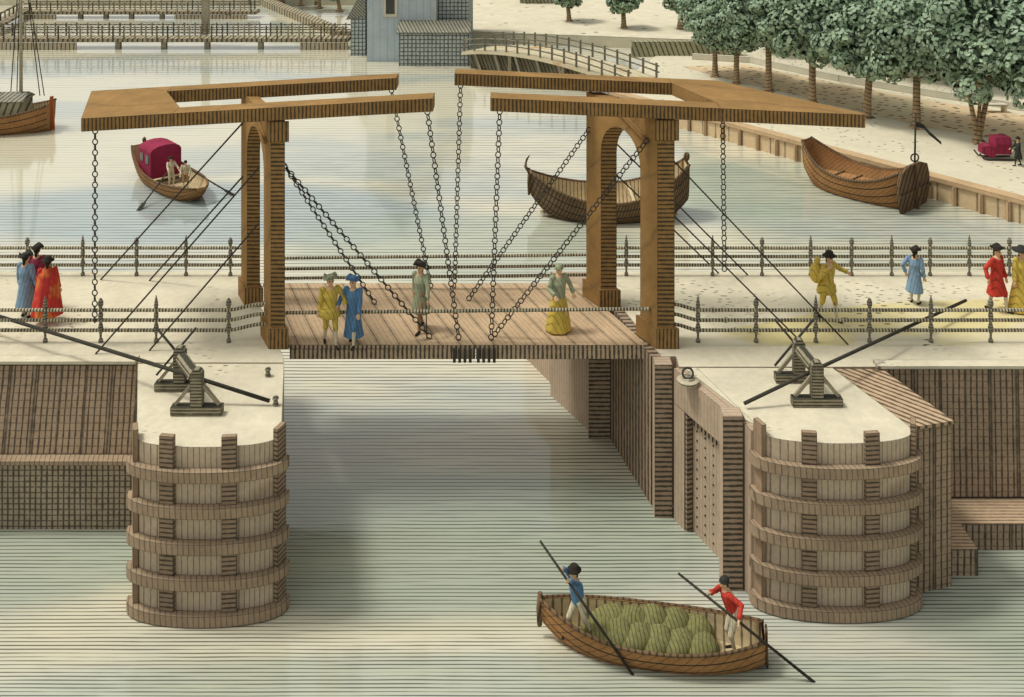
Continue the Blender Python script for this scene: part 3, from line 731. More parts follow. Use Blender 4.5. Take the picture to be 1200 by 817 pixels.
walk = [(-.10, .20, .0), (.10, -.24, .0)]
person('person in a long blue coat and wide hat, standing beside the red cloak', P(30, 372, ZD), R(165), .98, coat=m_cblue, coat_len=.62, legs=m_cblue, hat='tricorn', hatm=m_cdark)
person('person in plum with a dark hat, half hidden behind the red cloak', P(43, 360, ZD), R(185), .96, coat=m_cmag, legs=m_cmag, hat='tricorn')
person('person wrapped in a long red and orange cloak, near the left edge', P(56, 377, ZD), R(195), .97, coat=m_cred, legs=m_corange, cloak=M('red_orange_cloak', lin(196, 62, 58), .16, hatch=[((.85, .5, .2), .11, .14, .5, .05)], edge=0, wash=(lin(210, 118, 62), 2.2, .42)), hat='round')
person('person in yellow jacket and hat, strolling at the near left of the deck', P(387, 404, D0 - .02), R(20), 1., coat=m_cyellow, coat_len=.2, legs=m_cyellow, feet=walk, hat='tricorn', hatm=m_cgreen, hands=[(-.25, .05, .84), (.34, -.18, 1.02)])
person('person in long blue coat, arm in arm with the one in yellow', P(414, 403, D0 - .02), R(-15), .97, coat=m_cdblue, coat_len=.70, legs=m_cdblue, feet=walk, hat='tricorn', hatm=m_cdblue, hands=[(-.34, -.18, 1.02), (.22, -.16, .80)])
tg = person('person in grey green coat walking with a cane on the drawbridge', P(493, 386, D0 - .02), R(-30), 1., coat=m_cgreen, coat_len=.46, legs=m_cbrown, feet=walk, hat='tricorn', hands=[(-.24, .05, .86), (.36, -.22, .92)], stock=m_cbrown)
person('person in grey green bodice and full yellow skirt on the drawbridge', P(655, 388, D0 - .02), R(20), 1., 'f', coat=m_cgreen, coat_len=0, skirt=m_cyellow, hat='cap', hatm=m_cgreen, hands=[(-.20, -.2, 1.0), (.34, -.12, .98)])
person('person in yellow with a bag on the shoulder, behind the near right railing', P(969, 374, ZD), R(30), 1.03, coat=m_cyellow, coat_len=.22, legs=m_cyellow, feet=walk, hat='round', hands=[(-.20, -.20, 1.36), (.40, -.30, 1.22)], lean=(0, -.06))
person('person in pale blue coat standing alone behind the near right railing', P(1072, 356, ZD), R(140), .88, coat=m_cblue, coat_len=.52, legs=m_cblue, hat='tricorn', hands=[(-.26, -.05, .86), (.24, .12, .95)])
person('person in a bright red coat near the right edge of the causeway', P(1168, 364, ZD), R(35), 1.0, coat=m_cred, coat_len=.46, legs=m_cred, feet=walk, hat='tricorn', hatm=None, hands=[(-.34, .05, .92), (.26, -.1, .86)])
person('person in a yellow hooped gown at the very right edge, beside the red coat', P(1197, 365, ZD), R(10), 1., 'f', coat=m_cyellow, coat_len=0, skirt=m_cyellow, hat='wide', hatm=m_cdark)
# cane and bag
p = tg.matrix_basis @ V((.40, -.26, 0)); rm = Matrix.Rotation(R(-30), 3, 'Z'); base = V(tg.location)
rope('walking_cane', 'thin walking cane held by the person in grey green', 'cane', [base + rm @ V((.34, -.26, 1.0)), base + rm @ V((.44, -.36, 0.01))], .014, mat=m_iron)
base = P(969, 374, ZD); rm = Matrix.Rotation(R(30), 3, 'Z')
b = MB(); b.ball((0, 0, 0), (.17, .20, .26), 14, 10); b.cap((0, 0, .2), (.02, -.05, .34), .06, .09)
o = solo('shoulder_bag', b, m_cyellow, 'yellow bag slung over the shoulder of the walker in yellow', 'bag'); o.location = base + rm @ V((-.27, .12, 1.22))

# ------------------------------------------------------------------ boats
def boat(label, p_stern, p_bow, beam, zmid, zbow, zstern, cat='boat', full=2.2, stern_w=.45, bow_w=.03, strakes=5, mats=None, keel=-.3, nthw=2, thick=.06, bow_rise=.6, stern_rise=.25, zfloor=.12, rake=.0, name='rowing_boat', rim=.05):
    p_stern, p_bow = V(p_stern), V(p_bow); d = p_bow - p_stern; L = d.length; ang = math.atan2(d.y, d.x)
    t = thing(name, label, cat, (p_stern + p_bow) / 2, ang)
    mo, mi_, mr = mats or (m_hull, m_hull_in, m_hull_d)
    N = 26; K = strakes
    def sh(u): return zmid + (zstern - zmid) * max(0, (1 - 2 * u)) ** 2.2 + (zbow - zmid) * max(0, (2 * u - 1)) ** 2.2
    def hb(u):
        if u < .5: w = stern_w + (1 - stern_w) * (1 - (1 - 2 * u) ** full)
        else: w = bow_w + (1 - bow_w) * (1 - (2 * u - 1) ** full)
        return max(w, .02) * beam / 2
    def kl(u): return keel + (bow_rise - keel) * max(0, (2 * u - 1)) ** 4 + (stern_rise - keel) * max(0, (1 - 2 * u)) ** 4
    def row(u, inset=0.):
        z1, z0, w = sh(u), kl(u) + inset, max(hb(u) - inset, .01); out = []
        for j in range(K * 2 + 1):
            f = (j // 2 + (.86 if j % 2 else 0)) / K
            th = f * math.pi / 2
            out.append((w * math.sin(th) ** .75, z1 - (z1 - z0) * math.cos(th) ** 1.1 if th < math.pi / 2 - 1e-6 else z1))
        return out
    def xx(u, z): return (u - .5) * L + rake * max(0, (2 * u - 1)) ** 3 * (z - sh(u)) * .5
    hull = MB()
    def skin(inset, m, flip, ink):
        rows = []
        for i in range(N + 1):
            u = i / N; ui = u if not inset else .012 + u * .976
            r = row(ui, inset)
            rows.append([V((xx(ui, z), -y, z)) for y, z in r[::-1]] + [V((xx(ui, z), y, z)) for y, z in r[1:]])
        b0 = len(hull.v); n = len(rows[0])
        for r in rows: hull.v += r
        for i in range(N):
            for j in range(n - 1):
                jj = j if j < (n - 1) // 2 else n - 2 - j
                f = (b0 + i * n + j, b0 + (i + 1) * n + j, b0 + (i + 1) * n + j + 1, b0 + i * n + j + 1)
                hull.f.append(f[::-1] if flip else f); hull.mi.append(2 if (ink and jj % 2 == 0 and jj > 0) else m); hull.sm.append(True)
        for i in (0, N): hull.f.append(tuple(b0 + i * n + j for j in range(n))); hull.mi.append(m); hull.sm.append(False)
        return b0, n
    a0, n = skin(0., 0, False, True); c0, _ = skin(thick, 1, True, False)
    for i in range(N):
        for e in (0, n - 1):
            hull.f.append((a0 + i * n + e, a0 + (i + 1) * n + e, c0 + (i + 1) * n + e, c0 + i * n + e)); hull.mi.append(0); hull.sm.append(False)
    ho = part('hull', hull, [mo, mi_, m_ink], t, world=False, fix=False)
    for sg in (-1, 1):
        g = MB(); g.tube([(xx(i / N, sh(i / N)), sg * (hb(i / N) + .005), sh(i / N)) for i in range(N + 1)], rim, 6); part('gunwale', g, mr, t, world=False)
    fl = MB(); us = [i / 14 for i in range(1, 14)]
    lft = []; 
    for u in us:
        w = max(hb(u) * .72 - thick, .02); lft.append((xx(u, zfloor), w))
    fl.add([(x, -w, zfloor) for x, w in lft] + [(x, w, zfloor) for x, w in lft], [(i, i + 1, len(lft) + i + 1, len(lft) + i) for i in range(len(lft) - 1)]); part('floor', fl, mi_, t, world=False, fix=False)
    for k in range(nthw):
        u = .28 + .5 * (k + .5) / max(nthw, 1) - .05; z = sh(u) - .16; x = xx(u, z); w = hb(u) - thick
        th = MB(); th.box((x - .11, -w, z - .03), (x + .11, w, z)); part('thwart', th, mi_, t, world=False)
    if bow_w < .2:
        sp = MB(); sp.tube([(L / 2 + .01, 0, kl(1) - .12), (L / 2 + .02, 0, (kl(1) + sh(1)) / 2), (L / 2, 0, sh(1) + .10)], [.05, .06, .05], 6); part('stem', sp, mr, t, world=False)
    t['L'] = L
    return t, ang, L
# cargo boat in the foreground
cb, ang, L = boat('small cargo boat heaped with olive sacks and two polers, in the foreground', P(896, 779, .0), P(633, 746, 0.), 1.34, .46, .78, .64, full=2.4, stern_w=.40, nthw=1, keel=-.22, bow_rise=.35, stern_rise=.05, zfloor=.10, name='cargo_boat', rim=.032, thick=.045)
del cb['L']
rm = Matrix.Rotation(ang, 3, 'Z'); cbase = V(cb.location)
W = lambda x, y, z: cbase + rm @ V((x, y, z))
b = MB(); b.beam((-L / 2 - .05, 0, -.15), (-L / 2 - .03, 0, .72), .04, .20); part('rudder', b, m_hull_d, cb, world=False)
srnd = random.Random(3)
SACKS = [(1.00, .00, .27, .21), (.82, -.24, .30, .23), (.70, .16, .30, .24), (.44, -.24, .34, .25), (.32, .19, .31, .25), (.04, -.22, .37, .26), (-.08, .20, .31, .25), (-.38, -.22, .36, .26), (-.50, .20, .31, .25), (-.82, -.20, .33, .25), (-.92, .18, .30, .24)]
SN = ['small olive sack at the very front of the near row in the cargo boat', 'olive sack at the front of the far row in the cargo boat', 'second olive sack from the bow in the near row', 'second olive sack from the bow in the far row',
      'third olive sack from the bow in the near row', 'highest olive sack, middle of the far row', 'fourth olive sack from the bow in the near row', 'fourth olive sack from the bow in the far row',
      'fifth olive sack from the bow in the near row', 'olive sack at the back of the far row, beside the person in red', 'olive sack nearest the stern, at the feet of the person in red']
for i, (x, y, z, rz) in enumerate(SACKS):
    b = MB(); N_ = 20; rx, ry = .43, .35; ph = srnd.random() * 6; rings = []
    for a in range(13):
        tt = math.pi * (.03 + .94 * a / 12); r = math.sin(tt) ** .62
        rings.append([(rx * r * math.cos(2 * math.pi * q / N_) * (1 + .06 * math.sin(3 * 2 * math.pi * q / N_ + ph)), ry * r * math.sin(2 * math.pi * q / N_) * (1 + .05 * math.sin(4 * 2 * math.pi * q / N_ + ph)), -rz * math.cos(tt) * (1 + .06 * math.sin(2 * math.pi * q / N_ + ph))) for q in range(N_)])
    b.loft(rings, 0, True)
    o = solo('sack', b, m_sack, SN[i], 'sack', 'sacks in the cargo boat')
    o.location = W(x, y, z - .04); o.rotation_euler = (R(srnd.uniform(-14, 14)), R(srnd.uniform(10, 30)), ang + R(srnd.uniform(-18, 18)))
PS = .86
fb = W(1.40, .20, .20)
def poler(label, foot, top, bot, coat, legs, hat, face, f1, f2, lean, hatm=None, feet=None):
    """pole from top to bot; the hands sit at fractions f1, f2 of it"""
    top, bot = V(top), V(bot); inv = Matrix.Rotation(-face, 3, 'Z')
    hs = [inv @ (top.lerp(bot, f) - V(foot)) / PS for f in (f1, f2)]
    person(label, foot, face, PS, coat=coat, coat_len=.05, legs=legs, hat=hat, hatm=hatm, hands=hs, lean=lean, feet=feet, stock=m_cwhite)
pA, pB = Q(633, 634, fb.y - .42), P(748, 791, 0)
poler('person in blue jacket and round hat poling at the bow of the cargo boat', fb, pA, pB, m_cdblue, m_cwhite, 'round', R(-60), .16, .30, (.0, -.10), feet=[(-.15, -.20, 0), (.12, .26, 0)])
b = MB(); b.tube([pA, pB - V((0, 0, .15))], [.024, .03], 8); solo('barge_pole', b, m_rope, 'long dark pole held by the person in blue at the bow', 'pole', base=pB)
fa = W(-1.62, .0, .18)
pC, pD = Q(795, 672, fa.y - .22), P(966, 800, 0)
poler('person in red jacket and dark cap poling at the stern of the cargo boat', fa, pC, pD, m_cred, m_cwhite, 'cap', R(-75), .20, .42, (-.05, -.18), m_cdark)
b = MB(); b.tube([pC, pD - V((0, 0, .15))], [.024, .03], 8); solo('barge_pole', b, m_rope, 'long dark pole held by the person in red at the stern', 'pole', base=pD)

# red canopied boat
t, ang, L = boat('small boat with a crimson canopy, on the open water left of the bridge', P(168, 200, 0), P(236, 240, 0), 2.1, .62, .75, 1.35, full=2.6, stern_w=.55, bow_w=.25, keel=-.3, name='canopied_boat', nthw=1, thick=.08)
del t['L']; rm = Matrix.Rotation(ang, 3, 'Z'); bb = V(t.location)
b = MB(); rings = []
for x in (-2.0, -.55):
    rings.append([(x, .75 * math.cos(R(a)) * (1 if True else 1), .35 + (1.25 if 0 < a < 180 else .0) + (.28 * math.sin(R(a)) if 0 <= a <= 180 else 0)) for a in (0, 1, 30, 60, 90, 120, 150, 179, 180)])
b.loft(rings, 0, False); cn = part('canopy', b, m_canopy, t, world=False)
for k in (-1.6, -.95):
    b = MB(); b.box((k - .17, -.775, 1.02), (k + .17, -.757, 1.42)); part('window', b, m_glass, cn, world=False)
b = MB(); b.lathe([(.03, 0), (.05, .2), (.10, .3), (.10, .42), (.03, .5)], (-L / 2 + .12, 0, 1.2), 8); part('finial', b, m_hull_d, t, world=False)
pl = lambda x, y, z: bb + rm @ V((x, y, z))
sit = [(-.12, -.40, .42), (.12, -.42, .42)]
person('person in white rowing beside the crimson canopy', pl(.35, -.15, .12), ang + R(90), .82, coat=m_cwhite, coat_len=.05, legs=m_cwhite, hat='round', hands=[(-.30, -.40, 1.05), (.30, -.40, 1.05)])
person('person in white bending at the bow end of the canopied boat', pl(1.1, .25, .12), ang + R(60), .80, coat=m_cwhite, coat_len=.05, legs=m_cbrown, hat='cap', hands=[(-.25, -.42, .95), (.25, -.42, .98)], lean=(0, -.14))
for e, q, lb in ((pl(.75, -.5, .95), P(162, 247, 0), 'oar trailing toward the stern of the canopied boat'), (pl(1.2, .5, .95), P(274, 229, 0), 'oar reaching out beyond the bow of the canopied boat')):
    b = MB(); b.tube([e, q], .035, 6); b.beam(V(e).lerp(q, .8), q, .18, .04); solo('oar', b, m_rope, lb, 'oar', 'oars of the canopied boat', base=q)

# open boat behind the bridge
t, ang, L = boat('large curved open boat behind the arch of the right portal', P(806, 252, 0), P(620, 252, 0), 2.9, .95, 1.95, 2.35, full=2.3, stern_w=.34, keel=-.4, bow_rise=1.0, stern_rise=.7, strakes=6, nthw=2, thick=.1, name='open_boat', mats=(m_hull_d, m_hull_in, m_hull_d), zfloor=.15, rim=.06)
del t['L']
b = MB(); b.tube([(L / 2, 0, 1.88), (L / 2 + .16, 0, 2.12), (L / 2 + .10, 0, 2.42), (L / 2 - .02, 0, 2.6)], [.08, .07, .05, .02], 7); part('prow_horn', b, m_hull_d, t, world=False)
b = MB(); b.ball((-L / 2 + .05, 0, 2.55), (.14, .14, .2), 10, 7); part('finial', b, m_hull_d, t, world=False)
# barge by the quay
t, ang, L = boat('broad oak barge with a big dark stern board, moored by the right quay', P(1068, 243, 0), P(945, 211, 0), 2.6, .95, 2.0, 1.75, full=2.6, stern_w=.75, bow_w=.30, keel=-.4, bow_rise=.5, stern_rise=-.1, strakes=6, nthw=0, thick=.1, name='barge', mats=(m_hull, m_hull, m_hull_d), zfloor=.55, rim=.07)
del t['L']
b = MB()
sb = [(-1.05, -.2), (-1.42, .6), (-1.44, 1.25), (-1.22, 1.75), (-.6, 1.95), (.6, 1.95), (1.22, 1.75), (1.44, 1.25), (1.42, .6), (1.05, -.2)]
rings = [[(-L / 2 - .16, y, z) for y, z in sb], [(-L / 2 - .02, y, z) for y, z in sb]]
b.loft(rings, 0, False); so = part('stern_board', b, m_hull_d, t, world=False)
b = MB(); b.box((-L / 2 - .24, -1.41, .72), (-L / 2 - .163, 1.41, .86)); part('band', b, m_hull_d, so, world=False)
b = MB(); b.beam((-L / 2 - .30, 0, -.2), (-L / 2 - .30, 0, 1.95), .10, .10); part('rudder', b, m_hull_d, t, world=False)
for k in range(4):
    b = MB(); u = -1.6 + k * .9; b.box((u, -.95, .42), (u + .08, .95, .60)); part('floor_rib', b, m_hull_d, t, world=False)
pp = Q(1072, 188, 45.2)
t2 = thing('flag_pole', 'thin pole with a limp pennant, standing at the stern of the moored barge', 'flagpole', pp - V((0, 0, .1)))
b = MB(); b.tube([pp - V((0, 0, .1)), Q(1073, 132, 45.2)], .045, 6); part('pole', b, m_iron, t2)
b = MB(); b.torus(pp + V((0, 0, .12)), (1, 0, 0), (0, 0, 1), .17, .17, .035, 14, 5); part('ring', b, m_iron, t2)
b = MB(); rings = []
for k, (px, py) in enumerate(((1074, 146), (1082, 148), (1089, 156), (1095, 161), (1103, 168))):
    c = Q(px, py, 45.2 + .10 * math.sin(k * 2.1)); h = .11 - .012 * k; rings.append([c + V((0, -.012, h)), c + V((0, .012, h)), c + V((0, .012, -h)), c + V((0, -.012, -h))])
b.loft(rings, 0, False); part('pennant', b, m_cdark, t2)
# sailing barge at left
t, ang, L = boat('sailing barge with tall mast, cut by the left edge', P(60, 152, 0), P(-105, 156, 0), 2.8, 1.0, 1.8, 1.55, full=2.6, stern_w=.55, bow_w=.2, keel=-.4, stern_rise=.0, strakes=6, nthw=0, thick=.1, name='sailing_barge', mats=(m_hull, m_hull_in, m_hull_d), zfloor=.6, rim=.07)
del t['L']; cc = V(t.location)
b = MB(); b.beam((-L / 2 - .12, 0, -.2), (-L / 2 - .02, 0, 1.9), .14, .22); part('rudder', b, M('rudder_orange', lin(176, 96, 44), .15, edge=.04), t, world=False)
y_m = cc.y
b = MB(); a0_, a1_ = Q(-25, 133, y_m), Q(30, 133, y_m)
b.box((a0_.x, y_m - .85, .6), (a1_.x, y_m + .85, Q(0, 112, y_m).z)); part('cabin', b, m_blue, t) if False else None
ro = MB(); zc = Q(0, 116, y_m).z
inv = Matrix.Rotation(-ang, 3, 'Z')
def loc(p): return inv @ (V(p) - cc)
for lst, nm, mt in (((MB()), 'cabin', m_hedge),):
    p0, p1 = loc((a0_.x, y_m, .6)), loc((a1_.x, y_m, .6)); x0, x1 = sorted((p0.x, p1.x))
    lst.box((x0, -.85, .5), (x1, .85, zc)); cab = part('cabin', lst, mt, t, world=False)
    r = MB(); r.loft([[(x, -.95, zc), (x, 0, zc + .38), (x, .95, zc), (x, .95, zc - .05), (x, -.95, zc - .05)] for x in (x0 - .1, x1 + .1)], 0, False); part('cabin_roof', r, m_roof, cab, world=False)
b = MB(); mt_ = loc(Q(23, 118, y_m)); b.tube([(mt_.x, 0, .6), (mt_.x, 0, 11.5)], [.11, .06], 8); part('mast', b, m_grey, t, world=False)
for px, py in ((3, 135), (11, 130), (38, 118), (43, 118)):
    e = loc(Q(px, py, y_m)); b = MB(); b.tube([(e.x, -.9, e.z), (mt_.x, 0, 10.8)], .028, 5); part('rigging', b, m_rope, t, world=False)
b = MB(); b.tube([loc(Q(-60, 90, y_m)), loc(Q(26, 118, y_m))], .06, 6); part('boom', b, m_rope, t, world=False)

# ------------------------------------------------------------------ right quay
qf = [(32.6, 29.9), (21.8, 43.6), (9.8, 58.9), (6.2, 63.6)]
ZQ = 1.0
b = MB(); b.prism(qf + [(7.0, 66.4), (13, 81), (400, 81), (400, 29.9)], -3, ZQ - .01); struct('quay', b, m_quay)
b = MB(); pts = [P(800, 78, ZQ), P(872, 76, ZQ), P(980, 98, ZQ), P(1090, 118, ZQ), P(1230, 140, ZQ), P(1500, 180, ZQ), P(1500, 240, ZQ), P(1230, 172, ZQ), P(1090, 150, ZQ), P(960, 118, ZQ), P(850, 92, ZQ)]
b.add([(p.x, p.y, ZQ + .004) for p in pts], [tuple(range(len(pts)))]); struct('road', b, m_road)
t = thing('quay_wall', 'tan boarded quay wall with cap rail along the right bank', 'wall', (15, 52, 0))
b = MB()
out = []
for (x, y) in qf: out.append((x - .10, y - .08))
b.prism(out + qf[::-1], -2, ZQ - .16); part('boarding', b, m_quayw, t)
b = MB(); b.prism([(x - .18, y - .14) for x, y in qf] + [(x + .35, y + .27) for x, y in qf[::-1]], ZQ - .155, ZQ + .04); part('cap_rail', b, m_quaycap, t)
b = MB()
for i in range(3):
    a, c = V((*qf[i], 0)), V((*qf[i + 1], 0)); n = int((c - a).length / 1.15)
    for k in range(n):
        p = a.lerp(c, (k + .5) / n); b.box((p.x - .20, p.y - .26, -1), (p.x - .06, p.y - .06, ZQ - .16))
part('pile_row', b, m_quaycap, t)
# low garden wall at the back of the road
b = MB(); pts = [P(812, 70, ZQ), P(880, 74, ZQ), P(985, 96, ZQ), P(1100, 115, ZQ), P(1260, 140, ZQ)]
for a, c in zip(pts, pts[1:]):
    dd = (c - a).normalized(); b.beam(a + V((0, .2, .2)), c + V((0, .2, .2)), .25, .4)
solo('garden_wall', b, m_white, 'low pale wall behind the trees, along the back of the tan road', 'wall', base=pts[0])
a, c = P(740, 66, .9), P(836, 66, .9)
b = MB(); b.beam(V((a.x, a.y, 1.45)), V((c.x + 2, c.y, 1.5)), .6, 1.1); solo('board_fence', b, m_hedge, 'dark hatched board fence beyond the footbridge, left of the big trees', 'fence', base=a)

# sled with red cabin and its walker
p = P(1169, 186, ZQ); t = thing('sled', 'small crimson passenger sled standing on the right quay', 'sled', p)
b = MB(); b.loft([[(x, -.36, .30), (x, -.42, .8), (x, -.3, 1.10), (x, .3, 1.10), (x, .42, .8), (x, .36, .30)] for x in (-.25, .5)], 0, False); part('cabin', b, m_canopy, t, world=False)
b = MB(); b.loft([[(x, -w, z0), (x, -w, z1), (x, w, z1), (x, w, z0)] for x, w, z0, z1 in ((-.85, .22, .30, .62), (-.5, .33, .18, .72), (-.26, .36, .16, .62))], 0, False); part('footwell', b, m_canopy, t, world=False)
for y in (-.32, .32):
    b = MB(); b.tube([(-1.0, y, .34), (-.8, y, .08), (-.5, y, .035), (.75, y, .035)], .04, 6); part('runner', b, m_iron, t, world=False)
b = MB(); b.box((.51, -.27, .45), (.53, .27, .95)); part('back_panel', b, m_glass, t, world=False)
person('person in dark clothes walking behind the crimson sled', P(1193, 194, ZQ), R(-90), .78, coat=m_cdark, legs=m_cdark, hat='round', feet=walk, stock=m_cdark, hands=[(-.2, -.35, 1.0), (.2, -.35, 1.0)])

# ------------------------------------------------------------------ trees
def tree_meshes(seed, hgt, trunk_h, crown_r, n_leaf, leaf_r, fork=False):
    r = random.Random(seed); tr = MB(); cr = MB()
    bend = r.uniform(-.25, .25)
    top = V((bend, 0, trunk_h))
    tr.tube([(0, 0, -.15), (0, 0, .12), (bend * .3, 0, trunk_h * .45), top], [.42, .30, .235, .22] if not fork else [.36, .26, .10, .08], 9)
    if fork:
        tr.tube([(0, 0, .2), (.30, .1, trunk_h * .45), (.75, .15, trunk_h + .2)], [.20, .15, .12], 8); tr.tube([(0, 0, .2), (-.25, 0, trunk_h * .5), (-.6, 0, trunk_h + .2)], [.18, .14, .11], 8)
    for k in range(4):                                    # root flare
        a = k * 1.57 + r.random(); tr.tube([(0, 0, .25), (.32 * math.cos(a), .32 * math.sin(a), .05), (.55 * math.cos(a), .55 * math.sin(a), -.08)], [.14, .11, .05], 5)
    ch = hgt - trunk_h; cz = trunk_h + ch * .46
    clumps = []
    for k in range(7):
        a = k * 2.4 + r.random() * .7; el = r.uniform(.35, 1.0)
        e = V((math.cos(a) * crown_r * .62, math.sin(a) * crown_r * .62, trunk_h + ch * .25 + el * ch * .35))
        mid = top.lerp(e, .45) + V((0, 0, .25)); tr.tube([top - V((0, 0, .15)), mid, e], [.16, .09, .035], 6)
    NC = 46
    for k in range(NC):
        z = 1 - 2 * (k + .5) / NC; a = k * 2.39996; q = math.sqrt(max(0, 1 - z * z))
        s = r.uniform(.62, .98)
        c = V((math.cos(a) * q * crown_r * s, math.sin(a) * q * crown_r * s, cz + z * ch * .5 * s))
        clumps.append((c, r.uniform(.62, 1.05) * crown_r * .36))
    for k in range(n_leaf):
        c, cr_ = clumps[k % NC]
        d = V((r.gauss(0, 1), r.gauss(0, 1), r.gauss(0, 1) + .25)).normalized()
        p = c + V((d.x, d.y, d.z * .72)) * cr_ * r.uniform(.82, 1.05)
        nr_ = (d + V((r.uniform(-.35, .35), r.uniform(-.35, .35), r.uniform(-.1, .5)))).normalized()
        ta = nr_.cross(V((0, 0, 1))).normalized(); tb = nr_.cross(ta)
        lr = leaf_r * r.uniform(.7, 1.35); rot = r.random() * 6.28
        def disc(rad, off, m):
            vs = []
            for q in range(6):
                an = rot + q * 1.0472; rr = rad * (1.25 if q % 3 == 0 else .92)
                vs.append(p + nr_ * (off - (.10 * rad if q % 2 else 0)) + ta * math.cos(an) * rr + tb * math.sin(an) * rr)
            cr.add(vs, [tuple(range(6))], m, False)
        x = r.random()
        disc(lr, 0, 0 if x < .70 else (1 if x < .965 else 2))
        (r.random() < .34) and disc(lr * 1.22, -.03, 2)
    return tr.mesh('trunk', [m_bark]), cr.mesh('crown', [m_leaf, m_leaf2, m_leafink], fix=False)
KINDS = [tree_meshes(11, 9.8, 3.1, 3.3, 8600, .115), tree_meshes(23, 9.1, 2.8, 3.0, 7600, .115), tree_meshes(35, 10.1, 3.3, 3.5, 9200, .115)]
FORKED = tree_meshes(77, 9.9, 2.9, 3.4, 9000, .115, True)
FARK = [tree_meshes(51, 5.2, 1.6, 1.75, 2300, .13), tree_meshes(62, 4.7, 1.4, 1.6, 2100, .13)]
def tree(label, p, kind, s=1., rz=0., group=None):
    t = thing('tree', label, 'tree', p, rz, group); t.scale = (s,) * 3
    for nm, me in zip(('trunk', 'crown'), kind): o = link(bpy.data.objects.new(nm, me)); o.parent = t
G1, G2, G3 = 'big trees along the right quay', 'young trees beyond the footbridge', 'trees at the far left shore'
row = [(838, 90, .72, 'leftmost big leafy tree of the quay row, at the end of the board fence'), (863, 98, .74, 'second big leafy tree from the left in the quay row'), (901, 107, .82, 'third big leafy tree from the left in the quay row'),
       (952, 122, .88, 'fourth big leafy tree, thick flared trunk above the tip of the pointed counterweight'), (1016, 138, .86, 'big leafy tree standing just right of the pointed counterweight tip'),
       (1074, 150, .84, 'big leafy tree standing behind the pennant of the barge'), (1146, 167, .92, 'big leafy tree with forked trunk, left of the crimson sled'), (1238, 188, .95, 'big leafy tree reaching in from the right edge')]
for i, (px, py, s, lb) in enumerate(row): tree(lb, P(px, py, ZQ), FORKED if 'forked' in lb else KINDS[i % 3], s, 0 if 'forked' in lb else i * 1.3, G1)
for i, (px, py, s, lb) in enumerate(((905, 62, .8, 'leafy tree behind the quay row, furthest left of the back rank'), (985, 78, .82, 'leafy tree behind the quay row, above the third and fourth trunks'), (1060, 90, .85, 'leafy tree behind the quay row, above the pennant'), (1120, 102, .78, 'leafy tree behind the quay row, right end of the back rank'))):
    tree(lb, P(px, py, ZQ), KINDS[(i + 1) % 3], s, i * 2.1 + .5, G1)
for i, (px, py, s, lb) in enumerate(((667, 25, .82, 'leftmost of the three young trees beyond the footbridge'), (731, 33, .9, 'middle of the three young trees beyond the footbridge'), (797, 34, .95, 'rightmost young tree beyond the footbridge, next to the big crowns'))):
    tree(lb, P(px, py, .9), FARK[i % 2], s, i * 1.7, G2)
for i, (px, py, s) in enumerate(((330, 3, .7), (352, 6, .75), (374, 9, .75), (398, 13, .8))):
    lb = ('leftmost', 'second', 'third', 'rightmost')[i]
    q = P(px, py, .3); tree(f'{lb} small dark tree of the row on the dike, left of the blue house', q, FARK[i % 2], s, i, G3)

# ------------------------------------------------------------------ blue house with annex
yb = 77.8
t = thing('house', 'pale blue boarded waterside house with a dark annex, top centre', 'house', (-7, yb, 0))
xl, xr = sx(430, yb), sx(512, yb)
b = MB(); b.box((xl, yb, -1), (xr, yb + 9, 9)); wl = part('wall', b, m_blue, t)
b = MB(); b.box((xr, yb + .8, -1), (sx(549, yb) , yb + 9, 8.2)); part('side_wing', b, m_bluex, t)
x0, x1 = sx(470, yb), sx(551, yb)
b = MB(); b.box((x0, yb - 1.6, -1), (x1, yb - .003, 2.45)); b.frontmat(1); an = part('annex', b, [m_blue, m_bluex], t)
b = MB(); b.loft([[(x, yb - 1.75, 2.40), (x, yb - 1.75, 2.50), (x, yb - .005, 3.15), (x, yb - .005, 2.46)] for x in (x0 - .15, x1 + .1)], 0, False); part('annex_roof', b, m_roof, an)
wx0, wx1 = sx(449, yb), sx(466, yb); z0, z1 = Q(0, 20, yb).z, 6.2
b = MB(); b.box((wx0, yb - .10, z0), (wx1, yb - .003, z1)); w = part('window', b, m_white, wl)
b = MB(); b.box((wx0 + .22, yb - .13, z0 + .25), (wx1 - .22, yb - .103, z1 - .2)); part('pane', b, m_glass, w)
b = MB(); b.loft([[(xl - .3, y, 9), ((xl + xr) / 2, y, 13), (xr + .3, y, 9)] for y in (yb - .2, yb + 9.2)], 0, False); part('roof', b, m_roof, t)
b = MB(); b.beam((sx(510, yb), yb - .06, -.5), (sx(510, yb), yb - .06, 9), .12, .12); part('corner_board', b, m_white, t)
# low gabled shed left of house
ysd = 80
t = thing('shed', 'low cross hatched shed with steep gable, touching the left of the blue house', 'shed', (sx(418, ysd), ysd, 0))
b = MB(); xa, xb = sx(411, ysd), sx(428, ysd); zt = Q(0, 20, ysd).z
b.box((xa, ysd, -1), (xb, ysd + 6, zt)); part('wall', b, m_bluex, t)
b = MB(); b.loft([[(xa - .35, y, zt - .2), (xb + .05, y, zt + 2.6), (xb + .05, y, zt)] for y in (ysd - .15, ysd + 6)], 0, False); part('roof', b, m_roof, t)
